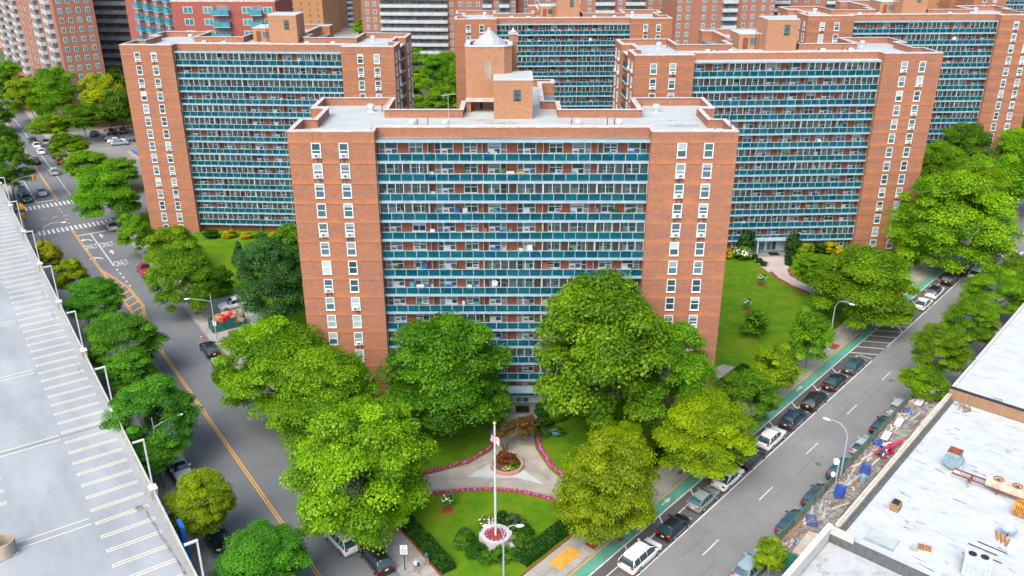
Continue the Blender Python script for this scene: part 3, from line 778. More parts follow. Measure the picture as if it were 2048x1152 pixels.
    for k in range(rows):
        zt = T - 3.68 - k * PITCH
        if zt < 0.35: break
        bo = inst('balcony', SLABM, root, (0, 0, zt))
        inst('railing', RAILM, bo, (0, .78, 0))
        for i in range(23):
            if npan < panes: inst('glass_panel', GP, bo, (-16 + i * PW, .78, 0)); npan += 1
            else: rest.box(-16 + i * PW + .05, -16 + (i + 1) * PW - .05, .768, .792, zt + .07, zt + .86)
        for b in BAYS:
            if rd.random() < encl and not (k > 0 and False):
                fr, pm, nn, ww = ENC[b]
                inst('enclosure_frame', fr, bo, (b[0], .82, .97))
                for i in range(nn):
                    if rd.random() < .93: inst('enclosure_pane', pm, bo, (b[0] + i * ww, .82, .97))
    if rest.f: tag(rest.obj('glass_panels', 'rail_glass', root), kind='stuff')
    for k in range(rows):
        zt = T - 3.68 - k * PITCH
        if zt < -0.4: break
        for kind, x0, x1 in OPEN:
            if kind == 'PP': window((x0 + x1) / 2, 2.145, zt + 1.36, 0, WPP, PPP, 2 if rd.random() < .45 else 0)
            else:
                dx, wx = (x0 + .40, x0 + 1.52) if kind == 'DW' else (x1 - .40, x1 - 1.52)
                window(wx, 2.145, zt + 1.33, 0, WDW, PDW, 3 if rd.random() < .7 else 0)
                d = inst('door', DRF, root, (dx, 2.145, zt + 1.1)); inst('door_leaf', DRL, d)
    # chairs, boxes, laundry and pots on the balconies, too small to pick apart
    if detail:
        cl = MB()
        for k in range(rows):
            zt = T - 3.68 - k * PITCH
            if zt < 0.35: break
            for q in range(rd.randint(5, 13)):
                x_ = rd.uniform(-15.6, 15.6); y_ = rd.uniform(1.1, 1.9); w_ = rd.uniform(.12, .42); h_ = rd.choice((.45, .6, .9, 1.1, 1.5)) * rd.uniform(.8, 1.1); mi = rd.choice((0, 0, 1, 1, 2, 3, 4, 5))
                cl.box(x_ - w_, x_ + w_, y_ - .16, y_ + .16, zt + (h_ * .55 if h_ < .8 else 0.005), zt + h_ * .62 + .02 if h_ < .8 else zt + h_, mi)
                if h_ < .8:
                    for sx in (-1, 1): cl.box(x_ + sx * w_ * .85 - .03, x_ + sx * w_ * .85 + .03, y_ - .14, y_ + .14, zt + .004, zt + h_ * .55, mi)
                    cl.box(x_ - w_, x_ + w_, y_ + .12, y_ + .16, zt + h_ * .62, zt + h_ * 1.3, mi)
        tag(cl.obj('balcony_clutter', [mat('clut%d' % i_, c_, tuple(v_ * .8 for v_ in c_), 2, rough=.6) for i_, c_ in enumerate(((.62, .66, .67), (.05, .30, .38), (.03, .12, .34), (.16, .17, .18), (.05, .16, .03), (.34, .12, .08)))], root), kind='stuff')
    # rooftop structures
    zr_ = T - 1.0
    if pent == 'water':
        b = MB(); b.box(-2.4, 2.5, 11.25, 17.4, zr_, T + 3.85); ph = b.obj('penthouse', 'brick_pent', root)
        b = MB(); b.box(-2.45, 2.55, 11.2, 17.45, T + 3.85, T + 4.0); b.box(-2.2, 2.3, 11.45, 17.2, T + 4.0, T + 4.02, 1); b.obj('penthouse_roof', ['white_trim', 'roof'], ph)
        inst('window', win_frame(.86, 1.25, .05, .03, 0.0).mesh('window', 'dark'), ph, (.55, 11.245, T + 2.05)); inst('pane', MB().quad((-.4, -.015, -.58), (.4, -.015, -.58), (.4, -.015, .58), (-.4, -.015, .58)).mesh('pane', 'pane_dark'), ph, (.55, 11.245, T + 2.05))
        oc = [(-6.1, 15.6), (-5.4, 15.0), (-1.1, 15.0), (-.1, 16.0), (-.1, 20), (-1.1, 21), (-5.2, 21), (-6.1, 20)]
        b = MB(); b.prism(oc, T + .75, T + 7.4, top=False, bottom=True)
        b.box(-6.1, -5.5, 15.3, 20.5, zr_, T + .75); b.box(-5.5, -2.41, 17.6, 20.5, zr_, T + .75)
        oi = offset_poly(oc, .5); b.prism(oi, T + 6.4, T + 7.4, top=False)
        wt = b.obj('water_tank_house', 'brick_pent', root)
        b = MB(); m_ = len(oc); oo = offset_poly(oc, -.08); oj = offset_poly(oc, .55)
        vs = [(x, y, T + 7.58) for x, y in oo] + [(x, y, T + 7.58) for x, y in oj] + [(x, y, T + 7.4) for x, y in oo] + [(x, y, T + 7.4) for x, y in oj]
        ff = []
        for i in range(m_):
            j = (i + 1) % m_; ff += [(i, j, m_ + j, m_ + i), (2 * m_ + i, 2 * m_ + j, j, i), (m_ + i, m_ + j, 3 * m_ + j, 3 * m_ + i)]
        b.add(vs, ff); b.obj('tank_coping', 'white_trim', wt)
        b = MB(); b.poly([(x, y, T + 6.4) for x, y in oi]); b.obj('tank_floor', 'brick_pent', wt)
        b = MB()
        nn = 24
        vs = []
        for r_, z_ in ((2.15, T + 6.9), (2.15, T + 7.45), (.28, T + 9.1), (.22, T + 9.4), (.05, T + 9.5)):
            for k in range(nn):
                a_ = 2 * math.pi * k / nn; rr = r_ * (1.02 if k % 2 else 1)
                vs.append((-3.05 + rr * math.cos(a_), 18.0 + rr * math.sin(a_), z_))
        b.add(vs, [(j * nn + k, j * nn + (k + 1) % nn, (j + 1) * nn + (k + 1) % nn, (j + 1) * nn + k) for j in range(4) for k in range(nn)])
        b.obj('conical_roof', 'cone', wt)
        b = MB()
        for k in range(9): b.box(-.42, .42, -.05, 0, k * .26, k * .26 + .2, X=Matrix.Translation((-3.2, 15.0, T + 3.4)))
        b.box(-.46, .46, -.02, -.002, -.05, 2.35, X=Matrix.Translation((-3.2, 15.0, T + 3.4))); b.obj('louvre', 'tanconc', wt)
        b = MB(); b.box(-6.14, -2.42, 14.9, 15.1, T + .45, T + .95); b.obj('lintel', 'coping', wt)
        b = MB(); b.box(-4.9, -4.0, 17.55, 17.6, zr_, T + .55, 0); b.box(-3.7, -2.6, 17.55, 17.6, zr_ + .5, T + .55, 1); b.obj('tank_door', ['dark', 'pane_dark'], wt)
        b = MB(); b.box(-.5, .6, 19.3, 20.4, zr_, T + 8.4, 0); b.box(-.6, .7, 19.2, 20.5, T + 8.4, T + 8.6, 1); b.lathe([(.35, 0), (.5, .1), (.2, .3), (.05, .6)], 8, 2, (.05, 19.85, T + 8.6)); b.obj('chimney', ['brick', 'coping', 'white_trim'], root)
        MB().tube([(-8.0, 9.0, zr_), (-8.0, 9.0, T + 2.6)], .03).tube([(-8.9, 9, T + 2.4), (-7.1, 9, T + 2.6)], .03).tube([(-8.6, 8.6, T + 2.2), (-8.4, 9.4, T + 2.6)], .02).obj('antenna', 'steel', root)
        MB().tube([(25.2, .8, zr_), (25.2, .8, T + 1.9)], .05).lathe([(.16, 0), (.16, .18)], 8, 0, (25.2, .8, T + 1.9)).obj('roof_lamp', 'dark', root)
        MB().tube([(-11, 5.4, zr_ + .12), (-8.2, 5.6, zr_ + .12), (-4.5, 5.4, zr_ + .12), (-3.0, 6.2, zr_ + .12)], .09).obj('roof_conduit', 'white_trim', root)
    else:
        b = MB(); b.box(-.7, 4.9, 11.0, 16.4, zr_, T + 4.3); ph = b.obj('penthouse', 'brick_pent', root)
        b = MB(); b.box(-.75, 4.95, 10.95, 16.45, T + 4.3, T + 4.45, 0); b.box(-.5, 4.7, 11.2, 16.2, T + 4.45, T + 4.47, 1); b.obj('penthouse_roof', ['white_trim', 'roof'], ph)
        inst('window', win_frame(.96, 1.6, .05, .03, 0.0).mesh('window', 'dark'), ph, (2.9, 10.995, T + 2.6)); inst('pane', MB().quad((-.44, -.015, -.75), (.44, -.015, -.75), (.44, -.015, .75), (-.44, -.015, .75)).mesh('pane', 'pane_dark'), ph, (2.9, 10.995, T + 2.6))
        b = MB(); b.box(-4.8, -.71, 13.2, 19, zr_, T + 1.6, 0); b.box(-4.85, -.71, 13.15, 19.05, T + 1.6, T + 1.72, 1); sh = b.obj('stair_house', ['brick_pent', 'white_trim'], root)
        MB().box(-4.1, -3.2, 13.15, 13.199, zr_, T + 1.0).obj('stair_door', 'rust', sh); MB().box(-2.8, -1.7, 13.15, 13.199, T - .2, T + .95).obj('stair_window', 'pane_dark', sh)
        b = MB(); b.tube([(-1.3, 12.9, zr_), (-1.3, 12.9, T + 2.6)], .05); b.tube([(-1.9, 12.9, zr_), (-1.9, 12.9, T + 2.6)], .05)
        for q in range(8): b.tube([(-1.9, 12.9, T - .8 + q * .4), (-1.3, 12.9, T - .8 + q * .4)], .03, 4)
        b.obj('roof_ladder', 'rust', sh)
    # rear wing notches roofed in grey
    for x0, x1 in ((4.25, 6.1), (-6.7, -4.85)):
        MB().box(x0, x1, 17.8, 30.9, T - 2.0, T - 1.75).obj('rear_canopy', 'canopy_top', root)
    if entrance:
        e = MB(); ex = 1.3
        e.box(ex - 3.5, ex + 3.5, -.7, .695, 2.72, 2.92); cpy = e.obj('entrance_canopy', 'slab', root)
        for sx in (ex - 3.2, ex + 3.0): MB().box(sx, sx + .2, -.5, 2.14, 0.16, 2.719).obj('entrance_side_wall', 'white_trim', cpy)
        MB().box(ex - 2.999, ex + 2.999, 1.3, 1.45, 0.165, 2.719).obj('entrance_wall', 'white_trim', cpy)
        MB().box(ex - 3.3, ex + 3.3, -1.7, 1.3, 0.0, 0.16).obj('entrance_floor', 'asphalt2', cpy)
        dr = MB().box(-.9, .9, 1.24, 1.295, 0.17, 2.3).obj('entrance_door', 'steel', cpy, (ex, 0, 0))
        for q in (-.44, .44): MB().box(q - .34, q + .34, 1.215, 1.238, .35, 2.15).obj('door_pane', 'pane_dark', dr)
        MB().box(ex - 2.7, ex - 1.3, 1.22, 1.295, .3, 1.0).obj('entrance_panel', 'pane_teal', cpy); MB().box(ex - 2.7, ex - 1.3, 1.22, 1.295, 1.05, 2.1).obj('entrance_window', 'pane_dark', cpy)
        MB().box(ex - .9, ex + .9, -1.2, .4, .161, .18).obj('doormat', 'black', cpy)
    return root

LBL = 'brick balcony tower '
tA = tower('apartment_tower', 'nearest brick apartment tower with teal balconies and conical water tank roof', 0.1, 98.2, 0, 1.0, rows=14, pent='water', seed=3, joints=(True, False), encl=0.36)
tB = tower('apartment_tower', LBL + 'with teal balconies, at the left beside the turn arrows street', -47.8, 165.4, R(-3.1), 1.0, T=37.3, rows=15, ends=(1,), seed=5, encl=0.5, entrance=False)
tC = tower('apartment_tower', LBL + 'with teal balconies on the right, white canopied entrance on its lawn', 48.7, 154.6, R(3.0), 1.055, T=35.4, rows=14, ends=(-1,), seed=8, encl=0.3, top_canopy='white_trim')
tD = tower('apartment_tower', LBL + 'with teal balconies directly behind the nearest tower water tank', 12.4, 213.6, R(2.3), 1.0, T=36.93, rows=14, seed=13, encl=0.28, entrance=False)
tE = tower('apartment_tower', LBL + 'with teal balconies cut by the right edge, behind the canopied tower', 93.6, 202.3, R(2.5), 1.053, T=36.93, rows=14, ends=(-1,), seed=21, encl=0.5, entrance=False)
tF = tower('apartment_tower', LBL + 'farthest away, only its top balconies showing at the upper right', 172, 285, R(2.5), 1.053, T=40.5, rows=4, seed=29, encl=0.5, entrance=False)
# ------------------------------------------------------------------ trees and planting
def leaf_mesh(name, centers, normals, size, tint, mats):
    """one small bent leaf-clump face (two triangles-pairs) per centre"""
    n = len(centers)
    nz = normals / np.linalg.norm(normals, axis=1, keepdims=True)
    ref = rng.normal(size=(n, 3))
    u = np.cross(nz, ref); u /= np.linalg.norm(u, axis=1, keepdims=True)
    w = np.cross(nz, u)
    s = size[:, None] if hasattr(size, '__len__') else size
    k = rng.uniform(0.5, 0.85, (n, 1))
    a = centers + u * s; b = centers + w * s * k + nz * s * 0.18; c = centers - u * s; d = centers - w * s * k + nz * s * 0.18
    V = np.stack([a, b, c, d], 1).reshape(-1, 3)
    me = bpy.data.meshes.new(name)
    me.vertices.add(4 * n); me.vertices.foreach_set('co', V.ravel())
    me.loops.add(4 * n); me.loops.foreach_set('vertex_index', np.arange(4 * n))
    me.polygons.add(n); me.polygons.foreach_set('loop_start', np.arange(n) * 4)
    at = me.attributes.new('tint', 'FLOAT', 'FACE'); at.data.foreach_set('value', np.clip(tint, 0, 1))
    for m_ in mats: me.materials.append(M[m_])
    me.update(); me.validate()
    return me

def crown_mesh(name, n_clump, per, leaf, clump, seed, shape='round'):
    global rng
    rng = np.random.default_rng(seed)
    # clump centres: on uneven limbs through the crown volume, denser near its surface
    d = rng.normal(size=(n_clump, 3)); d /= np.linalg.norm(d, axis=1, keepdims=True)
    d[:, 2] = np.where(d[:, 2] < -0.8, -d[:, 2], d[:, 2])
    rad = rng.uniform(0.45, 1.0, n_clump) ** 0.55
    lob = rng.normal(size=(14, 3)); lob /= np.linalg.norm(lob, axis=1, keepdims=True); lob[:, 2] = np.abs(lob[:, 2]) * 0.9 - .1
    amp = rng.uniform(-0.48, 0.26, 14)
    bump = (np.clip(d @ lob.T, 0, 1) ** 6 * amp).sum(1)
    rad = rad * (0.93 + bump)
    if shape == 'cone':
        z = rng.uniform(-0.85, 1.0, n_clump); ang = rng.uniform(0, 2 * np.pi, n_clump); rr = (1.02 - z) / 1.9 * rng.uniform(0.55, 1.0, n_clump) ** .5
        cen = np.stack([rr * np.cos(ang), rr * np.sin(ang), z], 1)
    else:
        cen = d * rad[:, None]
        cen[:, 2] = np.where(cen[:, 2] < 0, cen[:, 2] * 0.92, cen[:, 2])
    cr = clump * rng.uniform(0.65, 1.25, n_clump) * np.clip(1.35 - .5 * np.linalg.norm(cen, axis=1), .7, 1.3)
    ctint = rng.normal(0.45, 0.2, n_clump)
    # leaves over each clump's upper shell
    ld = rng.normal(size=(n_clump, per, 3)); ld /= np.linalg.norm(ld, axis=2, keepdims=True)
    ld[:, :, 2] = np.where((ld[:, :, 2] < -0.2), -ld[:, :, 2], ld[:, :, 2])
    lr = rng.uniform(0.35, 1.12, (n_clump, per, 1)) ** 0.7
    flat = np.array([1.15, 1.15, 0.8])
    pts = cen[:, None, :] + ld * lr * cr[:, None, None] * flat
    nor = ld * 0.8 + np.array([0, 0, 0.75]) + rng.normal(0, 0.42, ld.shape)
    t = ctint[:, None] + rng.normal(0, 0.17, (n_clump, per))
    sz = leaf * rng.uniform(0.45, 1.5, n_clump * per)
    return leaf_mesh(name, pts.reshape(-1, 3), nor.reshape(-1, 3), sz, t.ravel(), ['leaf'])

CROWN = {3: [crown_mesh('crown', 130, 660, 0.0172, 0.195, 100 + i) for i in range(5)],
         2: [crown_mesh('crown', 85, 380, 0.029, 0.24, 200 + i) for i in range(5)],
         1: [crown_mesh('crown', 40, 90, 0.085, 0.30, 300 + i) for i in range(3)],
         'c': [crown_mesh('crown', 170, 240, 0.026, 0.15, 400 + i, 'cone') for i in range(2)],
         's': [crown_mesh('foliage', 34, 80, 0.10, 0.33, 500 + i) for i in range(4)]}

def trunk_mesh(seed, bare=0.45):
    rd = random.Random(seed); mb = MB()
    # unit tree: base z=0, crown centre z=1, limbs reach out 0.7
    mb.tube([(0, 0, 0), (.004, .0, .04), (.01, .01, bare * .5), (.0, .02, bare), (.02, .0, .8), (.0, .0, 1.05)], [.036, .026, .022, .020, .013, .006], 8)
    for k in range(7):
        a = k * 2.4 + rd.random(); z0 = bare + rd.uniform(0, .35); l = rd.uniform(.35, .62); up = rd.uniform(.2, .5)
        mb.tube([(0, 0, z0), (math.cos(a) * l * .45, math.sin(a) * l * .45, z0 + up * .4), (math.cos(a) * l, math.sin(a) * l, z0 + up)], [.013, .009, .003], 5)
    return mb.mesh('trunk', 'bark', True)
TRUNK = [trunk_mesh(i, (.42, .5, .36)[i]) for i in range(3)]
LEAFCOL = {'g1': (0.185, 0.345, 0.009), 'g2': (0.145, 0.290, 0.009), 'g3': (0.090, 0.220, 0.010), 'g4': (0.090, 0.265, 0.022), 'y1': (0.220, 0.310, 0.007), 'y2': (0.34, 0.33, 0.008), 'c1': (0.055, 0.150, 0.045)}

def tree(key, X, Y, r, rz_, zc, colr, det, label, base=None, idx=0):
    bx, by = base if base else (X, Y)
    t = thing('tree', label, 'tree', (bx, by, 0.1), 0, None)
    rd = random.Random(key)
    tm = TRUNK[idx % 3]
    tr = inst('trunk', tm, t, (0, 0, 0), rd.uniform(0, 6))
    th = max(.22, min(.62, r * .055)) / .036 / 1.0
    tr.scale = (max(r * .85, 1.2), max(r * .85, 1.2), zc)
    off = Vector((X - bx, Y - by))
    if off.length > 0.2:   # leaning stem
        tr.rotation_mode = 'XYZ'
        ax = Vector((-off.y, off.x, 0)); q = Matrix.Rotation(math.atan2(off.length, zc), 4, ax.normalized()) if ax.length > 0 else Matrix()
        tr.rotation_euler = (q @ Matrix.Rotation(rd.uniform(0, 6), 4, 'Z')).to_euler()
    ms = CROWN['c'] if colr == 'c1' and det == 1 else CROWN[det]
    c = inst('crown', ms[idx % len(ms)], t, (X - bx, Y - by, zc - 0.1), rd.uniform(0, 6.28), (r * .97, r * .97, rz_), tuple(v * rd.uniform(.88, 1.12) for v in LEAFCOL[colr]))
    return t

TREES = [
    ('s1', -15.7, 72.8, 8.0, 8.2, 8.0, 'g1', 3, 'broad light green street tree between the double yellow line and the flagpole lawn'),
    ('s2', -28.7, 93.9, 7.9, 6.3, 8.5, 'g1', 3, 'bright green street tree at the left foot of the front tower'),
    ('s3', -21.7, 85.9, 7.3, 6.8, 8.0, 'g1', 3, 'bright green street tree just behind the broad tree beside the flagpole lawn'),
    ('a1', -7.7, 90.9, 8.4, 8.2, 9.2, 'g3', 3, 'dark green maple before the balconies, left of the front tower entrance'),
    ('a2', 10.7, 90.0, 9.9, 10.6, 13.4, 'g2', 3, 'tallest maple before the balconies, right of the front tower entrance'),
    ('a3', 18.4, 89.7, 6.2, 7.4, 9.5, 'g2', 3, 'green maple at the right foot of the front tower, close against the tallest maple'),
    ('a4', -2.5, 92.4, 2.6, 3.3, 5.0, 'g3', 2, 'small dark tree leaning over the walk by the front tower entrance'),
    ('r1', 9.3, 72.3, 5.7, 6.7, 6.5, 'y1', 3, 'rounded yellow green street tree beside the flagpole lawn and the minivan'),
    ('r2', 21.3, 82.2, 6.6, 4.7, 6.5, 'y1', 3, 'yellow green street tree over the bike lane beside the white sedan'),
    ('r2b', 11.8, 83.2, 3.4, 2.1, 5.0, 'y1', 2, 'small yellow green tree on the lawn behind the rounded street tree'),
    ('r3', 29.0, 92.0, 4.0, 3.4, 5.0, 'g3', 2, 'small dark green tree behind the yellow green tree over the bike lane'),
    ('r4', 34.6, 99.9, 3.6, 3.4, 5.0, 'y1', 2, 'small rounded yellow green tree beside the bike lane and the dark green sedan'),
    ('r5', 42.0, 108.6, 3.5, 4.4, 5.5, 'g2', 2, 'slender green street tree beside the curved lamp on the bike lane side'),
    ('r6', 54.1, 121.7, 9.4, 6.5, 7.0, 'g2', 3, 'wide green plane tree over the bike lane before the right tower'),
    ('r7', 50.9, 134.2, 3.8, 2.8, 5.0, 'g2', 2, 'small green tree on the lawn before the right tower entrance'),
    ('r8', 78.5, 145.6, 10.7, 10.2, 9.0, 'g1', 3, 'biggest plane tree at the right corner of the right tower'),
    ('r9', 99.1, 172.1, 7.7, 6.0, 9.0, 'g1', 2, 'bright green tree behind the biggest plane tree at the right edge'),
    ('r10', 122.0, 221.9, 11.0, 7.6, 9.0, 'g2', 2, 'dark green tree at the foot of the farthest right tower'),
    ('r11', 118.0, 198.7, 5.3, 5.3, 9.0, 'g1', 2, 'light green tree cut by the right edge of the picture'),
    ('r12', 108.6, 215.4, 4.4, 5.6, 6.0, 'g3', 2, 'dark tree squeezed between the two right hand towers'),
    ('r14', 92.0, 166.0, 7.5, 7.0, 8.5, 'g1', 3, 'bright green tree right behind the biggest plane tree'),
    ('r15', 112.5, 176.0, 7.5, 7.0, 9.5, 'g2', 3, 'green tree at the right edge beyond the crosswalk trees'),
    ('r16', 92.0, 182.0, 7.0, 7.0, 8.5, 'g2', 3, 'green tree in the gap between the two right towers, lower one'),
    ('r17', 104.0, 196.0, 7.5, 7.5, 9.0, 'g3', 3, 'dark green tree in the gap between the two right towers, upper one'),
    ('r18', 128.0, 206.0, 9.0, 8.0, 9.0, 'g1', 3, 'light green tree high at the right edge before the farthest right tower'),
    ('u11', -165.0, 282.0, 7.0, 6.5, 8.0, 'g3', 2, 'dark tree far up the left street at the left edge'),
    ('u12', -152.0, 252.0, 6.0, 5.5, 7.0, 'g2', 2, 'green tree over the far queue of cars'),
    ('u13', -128.0, 276.0, 8.0, 8.0, 9.0, 'g2', 2, 'green tree behind the yellow flecked tree'),
    ('m8', -24.0, 318.0, 7.0, 6.5, 8.5, 'g2', 2, 'green tree before the foot of the white balcony block'),
    ('m9', -30.0, 248.0, 6.5, 5.5, 7.0, 'g1', 2, 'light green tree nearest the left end of the front roof'),
    ('m10', -17.5, 284.0, 6.0, 6.0, 8.0, 'g2', 2, 'green tree close to the left edge of the middle tower'),
    ('r13', 143.4, 243.6, 8.5, 7.0, 9.0, 'g2', 2, 'green tree high at the right edge below the farthest tower'),
    ('v1', 52.8, 96.3, 3.2, 2.1, 5.0, 'g2', 2, 'low plane tree at the end of the sidewalk shed'),
    ('v2', 57.8, 103.7, 4.3, 3.8, 6.0, 'g2', 3, 'plane tree along the storefronts, next after the end of the shed'),
    ('v3', 66.6, 112.7, 4.5, 3.9, 6.0, 'g2', 3, 'plane tree along the storefronts above the blue awning'),
    ('v4', 75.8, 123.6, 5.5, 4.0, 6.0, 'g2', 3, 'plane tree along the storefronts near the right edge'),
    ('v5', 83.8, 131.8, 3.3, 3.3, 6.0, 'g2', 2, 'plane tree along the storefronts cut by the right edge'),
    ('v6', 24.7, 65.7, 1.6, 2.0, 3.5, 'y1', 2, 'small light green tree at the near end of the green sidewalk shed'),
    ('l1', -82.6, 169.2, 7.4, 7.1, 7.0, 'g2', 3, 'large green street tree at the corner by the left tower and crosswalk'),
    ('l2', -70.4, 152.0, 3.5, 3.8, 5.0, 'g2', 2, 'green street tree just below the crosswalk at the left tower'),
    ('l3', -60.9, 144.9, 5.4, 3.5, 5.0, 'g2', 2, 'green tree beside the left tower lawn above the red pickup'),
    ('l4', -52.1, 126.8, 5.8, 6.5, 6.5, 'g2', 3, 'tall street tree with a bare trunk beside the white parked car and lamp'),
    ('l5', -36.5, 120.5, 6.3, 7.6, 8.4, 'c1', 3, 'blue green pine at the left corner of the front tower'),
    ('l5b', -37.5, 137.4, 4.6, 5.2, 7.0, 'g3', 2, 'dark green tree between the left tower lawn and the front tower'),
    ('l6', -49.4, 134.7, 2.4, 2.6, 3.0, 'g3', 1, 'small grey green ornamental tree on the left tower lawn'),
    ('l7', -50.2, 148.1, 1.8, 2.3, 2.5, 'c1', 1, 'small dark conifer beside the yellow shrubs on the left tower lawn'),
    ('l8', -37.5, 98.9, 1.8, 2.3, 4.5, 'g3', 2, 'small dark bush tree beside the blue parked car'),
    ('g1', -63.8, 119.8, 4.9, 3.3, 6.0, 'g4', 3, 'rounded green tree beside the garage level with the yellow hatching'),
    ('g2', -54.0, 106.3, 6.3, 3.9, 6.0, 'g4', 3, 'wide green tree beside the garage below the yellow hatching'),
    ('g3', -50.4, 99.9, 3.8, 2.4, 5.0, 'g4', 2, 'small green tree beside the garage above the largest garage tree'),
    ('g4', -41.3, 85.9, 5.5, 4.9, 6.5, 'g4', 3, 'largest dense green tree beside the garage rail'),
    ('g5', -40.2, 80.5, 3.1, 1.9, 4.5, 'g4', 2, 'low green tree under the largest garage tree'),
    ('g6', -31.6, 71.0, 3.8, 3.5, 5.5, 'y1', 3, 'yellow green tree beside the garage and the blue sign'),
    ('g7', -23.4, 62.8, 5.2, 3.2, 5.0, 'g4', 3, 'green tree at the bottom edge beside the double yellow line'),
    ('g8', -80.6, 140.0, 2.4, 3.0, 5.0, 'y2', 2, 'small yellow tree beside the garage light poles'),
    ('g9', -72.8, 131.6, 3.0, 2.8, 5.0, 'y1', 2, 'small olive green tree next to the yellow tree by the garage'),
    ('g10', -111.6, 187.1, 4.7, 5.8, 8.0, 'g3', 3, 'dark green tree at the left edge beside the far crosswalk'),
    ('g11', -125.7, 207.5, 5.5, 6.8, 8.0, 'g3', 2, 'dark green tree cut by the left edge of the picture'),
    ('u1', -138.1, 265.5, 9.5, 9.2, 9.0, 'g2', 3, 'big dark green tree before the left brick tower with white balconies'),
    ('u2', -123.4, 262.8, 7.9, 7.6, 8.0, 'y2', 2, 'yellow flecked tree to the left of the left tower roof'),
    ('u3', -149.6, 266.7, 6.1, 6.1, 8.0, 'y1', 2, 'light green tree below the left brick tower with white balconies'),
    ('u4', -130.3, 241.1, 5.3, 3.3, 5.0, 'g1', 2, 'low green tree above the parking lot'),
    ('u5', -114.4, 218.4, 5.4, 3.7, 5.0, 'g2', 2, 'green tree at the near left corner of the parking lot'),
    ('u6', -98.8, 195.6, 6.1, 3.8, 6.0, 'g2', 2, 'green street tree below the parking lot'),
    ('u7', -91.5, 193.7, 5.2, 3.3, 5.0, 'g2', 2, 'green tree between the parking lot wall and the left tower'),
    ('u8', -169.7, 296.1, 5.4, 5.4, 9.0, 'g2', 2, 'far green tree at the left edge under the brick tower'),
    ('u9', -114.3, 251.8, 5.8, 5.8, 8.0, 'g3', 2, 'dark tree close against the left side of the left tower'),
    ('u10', -121.4, 243.0, 6.4, 4.1, 7.0, 'g3', 2, 'dark green tree along the far side of the parking lot'),
    ('m1', -35.7, 333.9, 6.8, 6.8, 9.0, 'g2', 2, 'green tree between the left tower and the white balcony block'),
    ('m2', -26.1, 301.0, 6.5, 6.9, 9.0, 'g2', 2, 'bright green tree left of the brick water tower'),
    ('m3', -29.9, 274.8, 6.3, 5.7, 8.0, 'g1', 2, 'light green tree behind the left end of the front tower roof'),
    ('m4', -21.1, 262.8, 5.5, 4.8, 8.0, 'g1', 2, 'light green tree just left of the front tower penthouse'),
    ('m5', -66.9, 429.1, 9.6, 5.9, 9.0, 'g2', 2, 'far green tree above the right end of the left tower roof'),
    ('m6', -43.8, 382.1, 5.6, 4.7, 9.0, 'g3', 2, 'far dark green tree before the white balcony block'),
    ('m7', -106.7, 500.7, 2.8, 3.5, 8.0, 'c1', 1, 'dark slim tree beside the tan building and the far driveway'),
]
for i, (k, X, Y, r, rz_, zc, colr, det, lab) in enumerate(TREES):
    dx, dy = X - FL.o[0], Y - FL.o[1]; ls = dx * FL.u[0] + dy * FL.u[1]; lt = dx * FL.n[0] + dy * FL.n[1]
    ex, ey = X - FR.o[0], Y - FR.o[1]; rs = ex * FR.u[0] + ey * FR.u[1]; rt = ex * FR.n[0] + ey * FR.n[1]
    base = None
    if k[0] in 'slu' and 2 < lt < 7.4: base = FL(ls, 7.5)[:2]
    if k[0] == 'g': base = FL(ls, -8.9)[:2]
    if k[0] == 'r' and rt > -6.0: base = FR(rs, -6.0)[:2]
    if k[0] == 'v': base = FR(rs, max(rt, 9.9))[:2]
    tree(k, X, Y, r, rz_, zc, colr, det, lab, base, i)

# small standards with white blossom
PET = MB()
def blossom_mesh(name, n, size, seed, dome=True):
    global rng
    rng = np.random.default_rng(seed)
    d = rng.normal(size=(n, 3)); d /= np.linalg.norm(d, axis=1, keepdims=True)
    if dome: d[:, 2] = np.abs(d[:, 2]) * .8
    return leaf_mesh(name, d * rng.uniform(.8, 1.05, (n, 1)), d + rng.normal(0, .3, d.shape), size * rng.uniform(.7, 1.3, n), rng.uniform(.3, .8, n), ['flower'])
BLOS = blossom_mesh('blossom', 60, .17, 9)
def standard(label, X, Y, r, h, colr=(.75, .78, .62), bed='mulch'):
    t = thing('flowering_standard', label, 'shrub', (X, Y, 0.1))
    MB().tube([(0, 0, 0), (.02, 0, h * .5), (0, 0, h)], [.05, .04, .03], 6).obj('stem', 'bark', t)
    inst('foliage', CROWN['s'][0], t, (0, 0, h), 0, (r * .85, r * .85, r * .6), (.08, .2, .02))
    inst('blossom', BLOS, t, (0, 0, h), 0, (r * 1.02, r * 1.02, r * .75), colr)
    MB().lathe([(.75, 0.0), (.6, .07), (.1, .09)], 12).obj('mulch_ring', bed, t)
standard('white blossomed standard on the right tower lawn, nearer the curved walk', 43.6, 138.8, .85, 1.6)
standard('white blossomed standard on the right tower lawn, nearer the front tower', 38.5, 128.8, .8, 1.5)
standard('white blossomed standard under the wide plane tree by the right tower', 60.5, 144.5, .8, 1.5)
standard('white blossomed standard on the flagpole lawn', -7.05, 76.9, .75, 1.5)
st = tree('sm1', 37.2, 119.2, 2.2, 2.2, 2.6, 'g2', 1, 'little thin tree alone on the right tower lawn', None, 1)

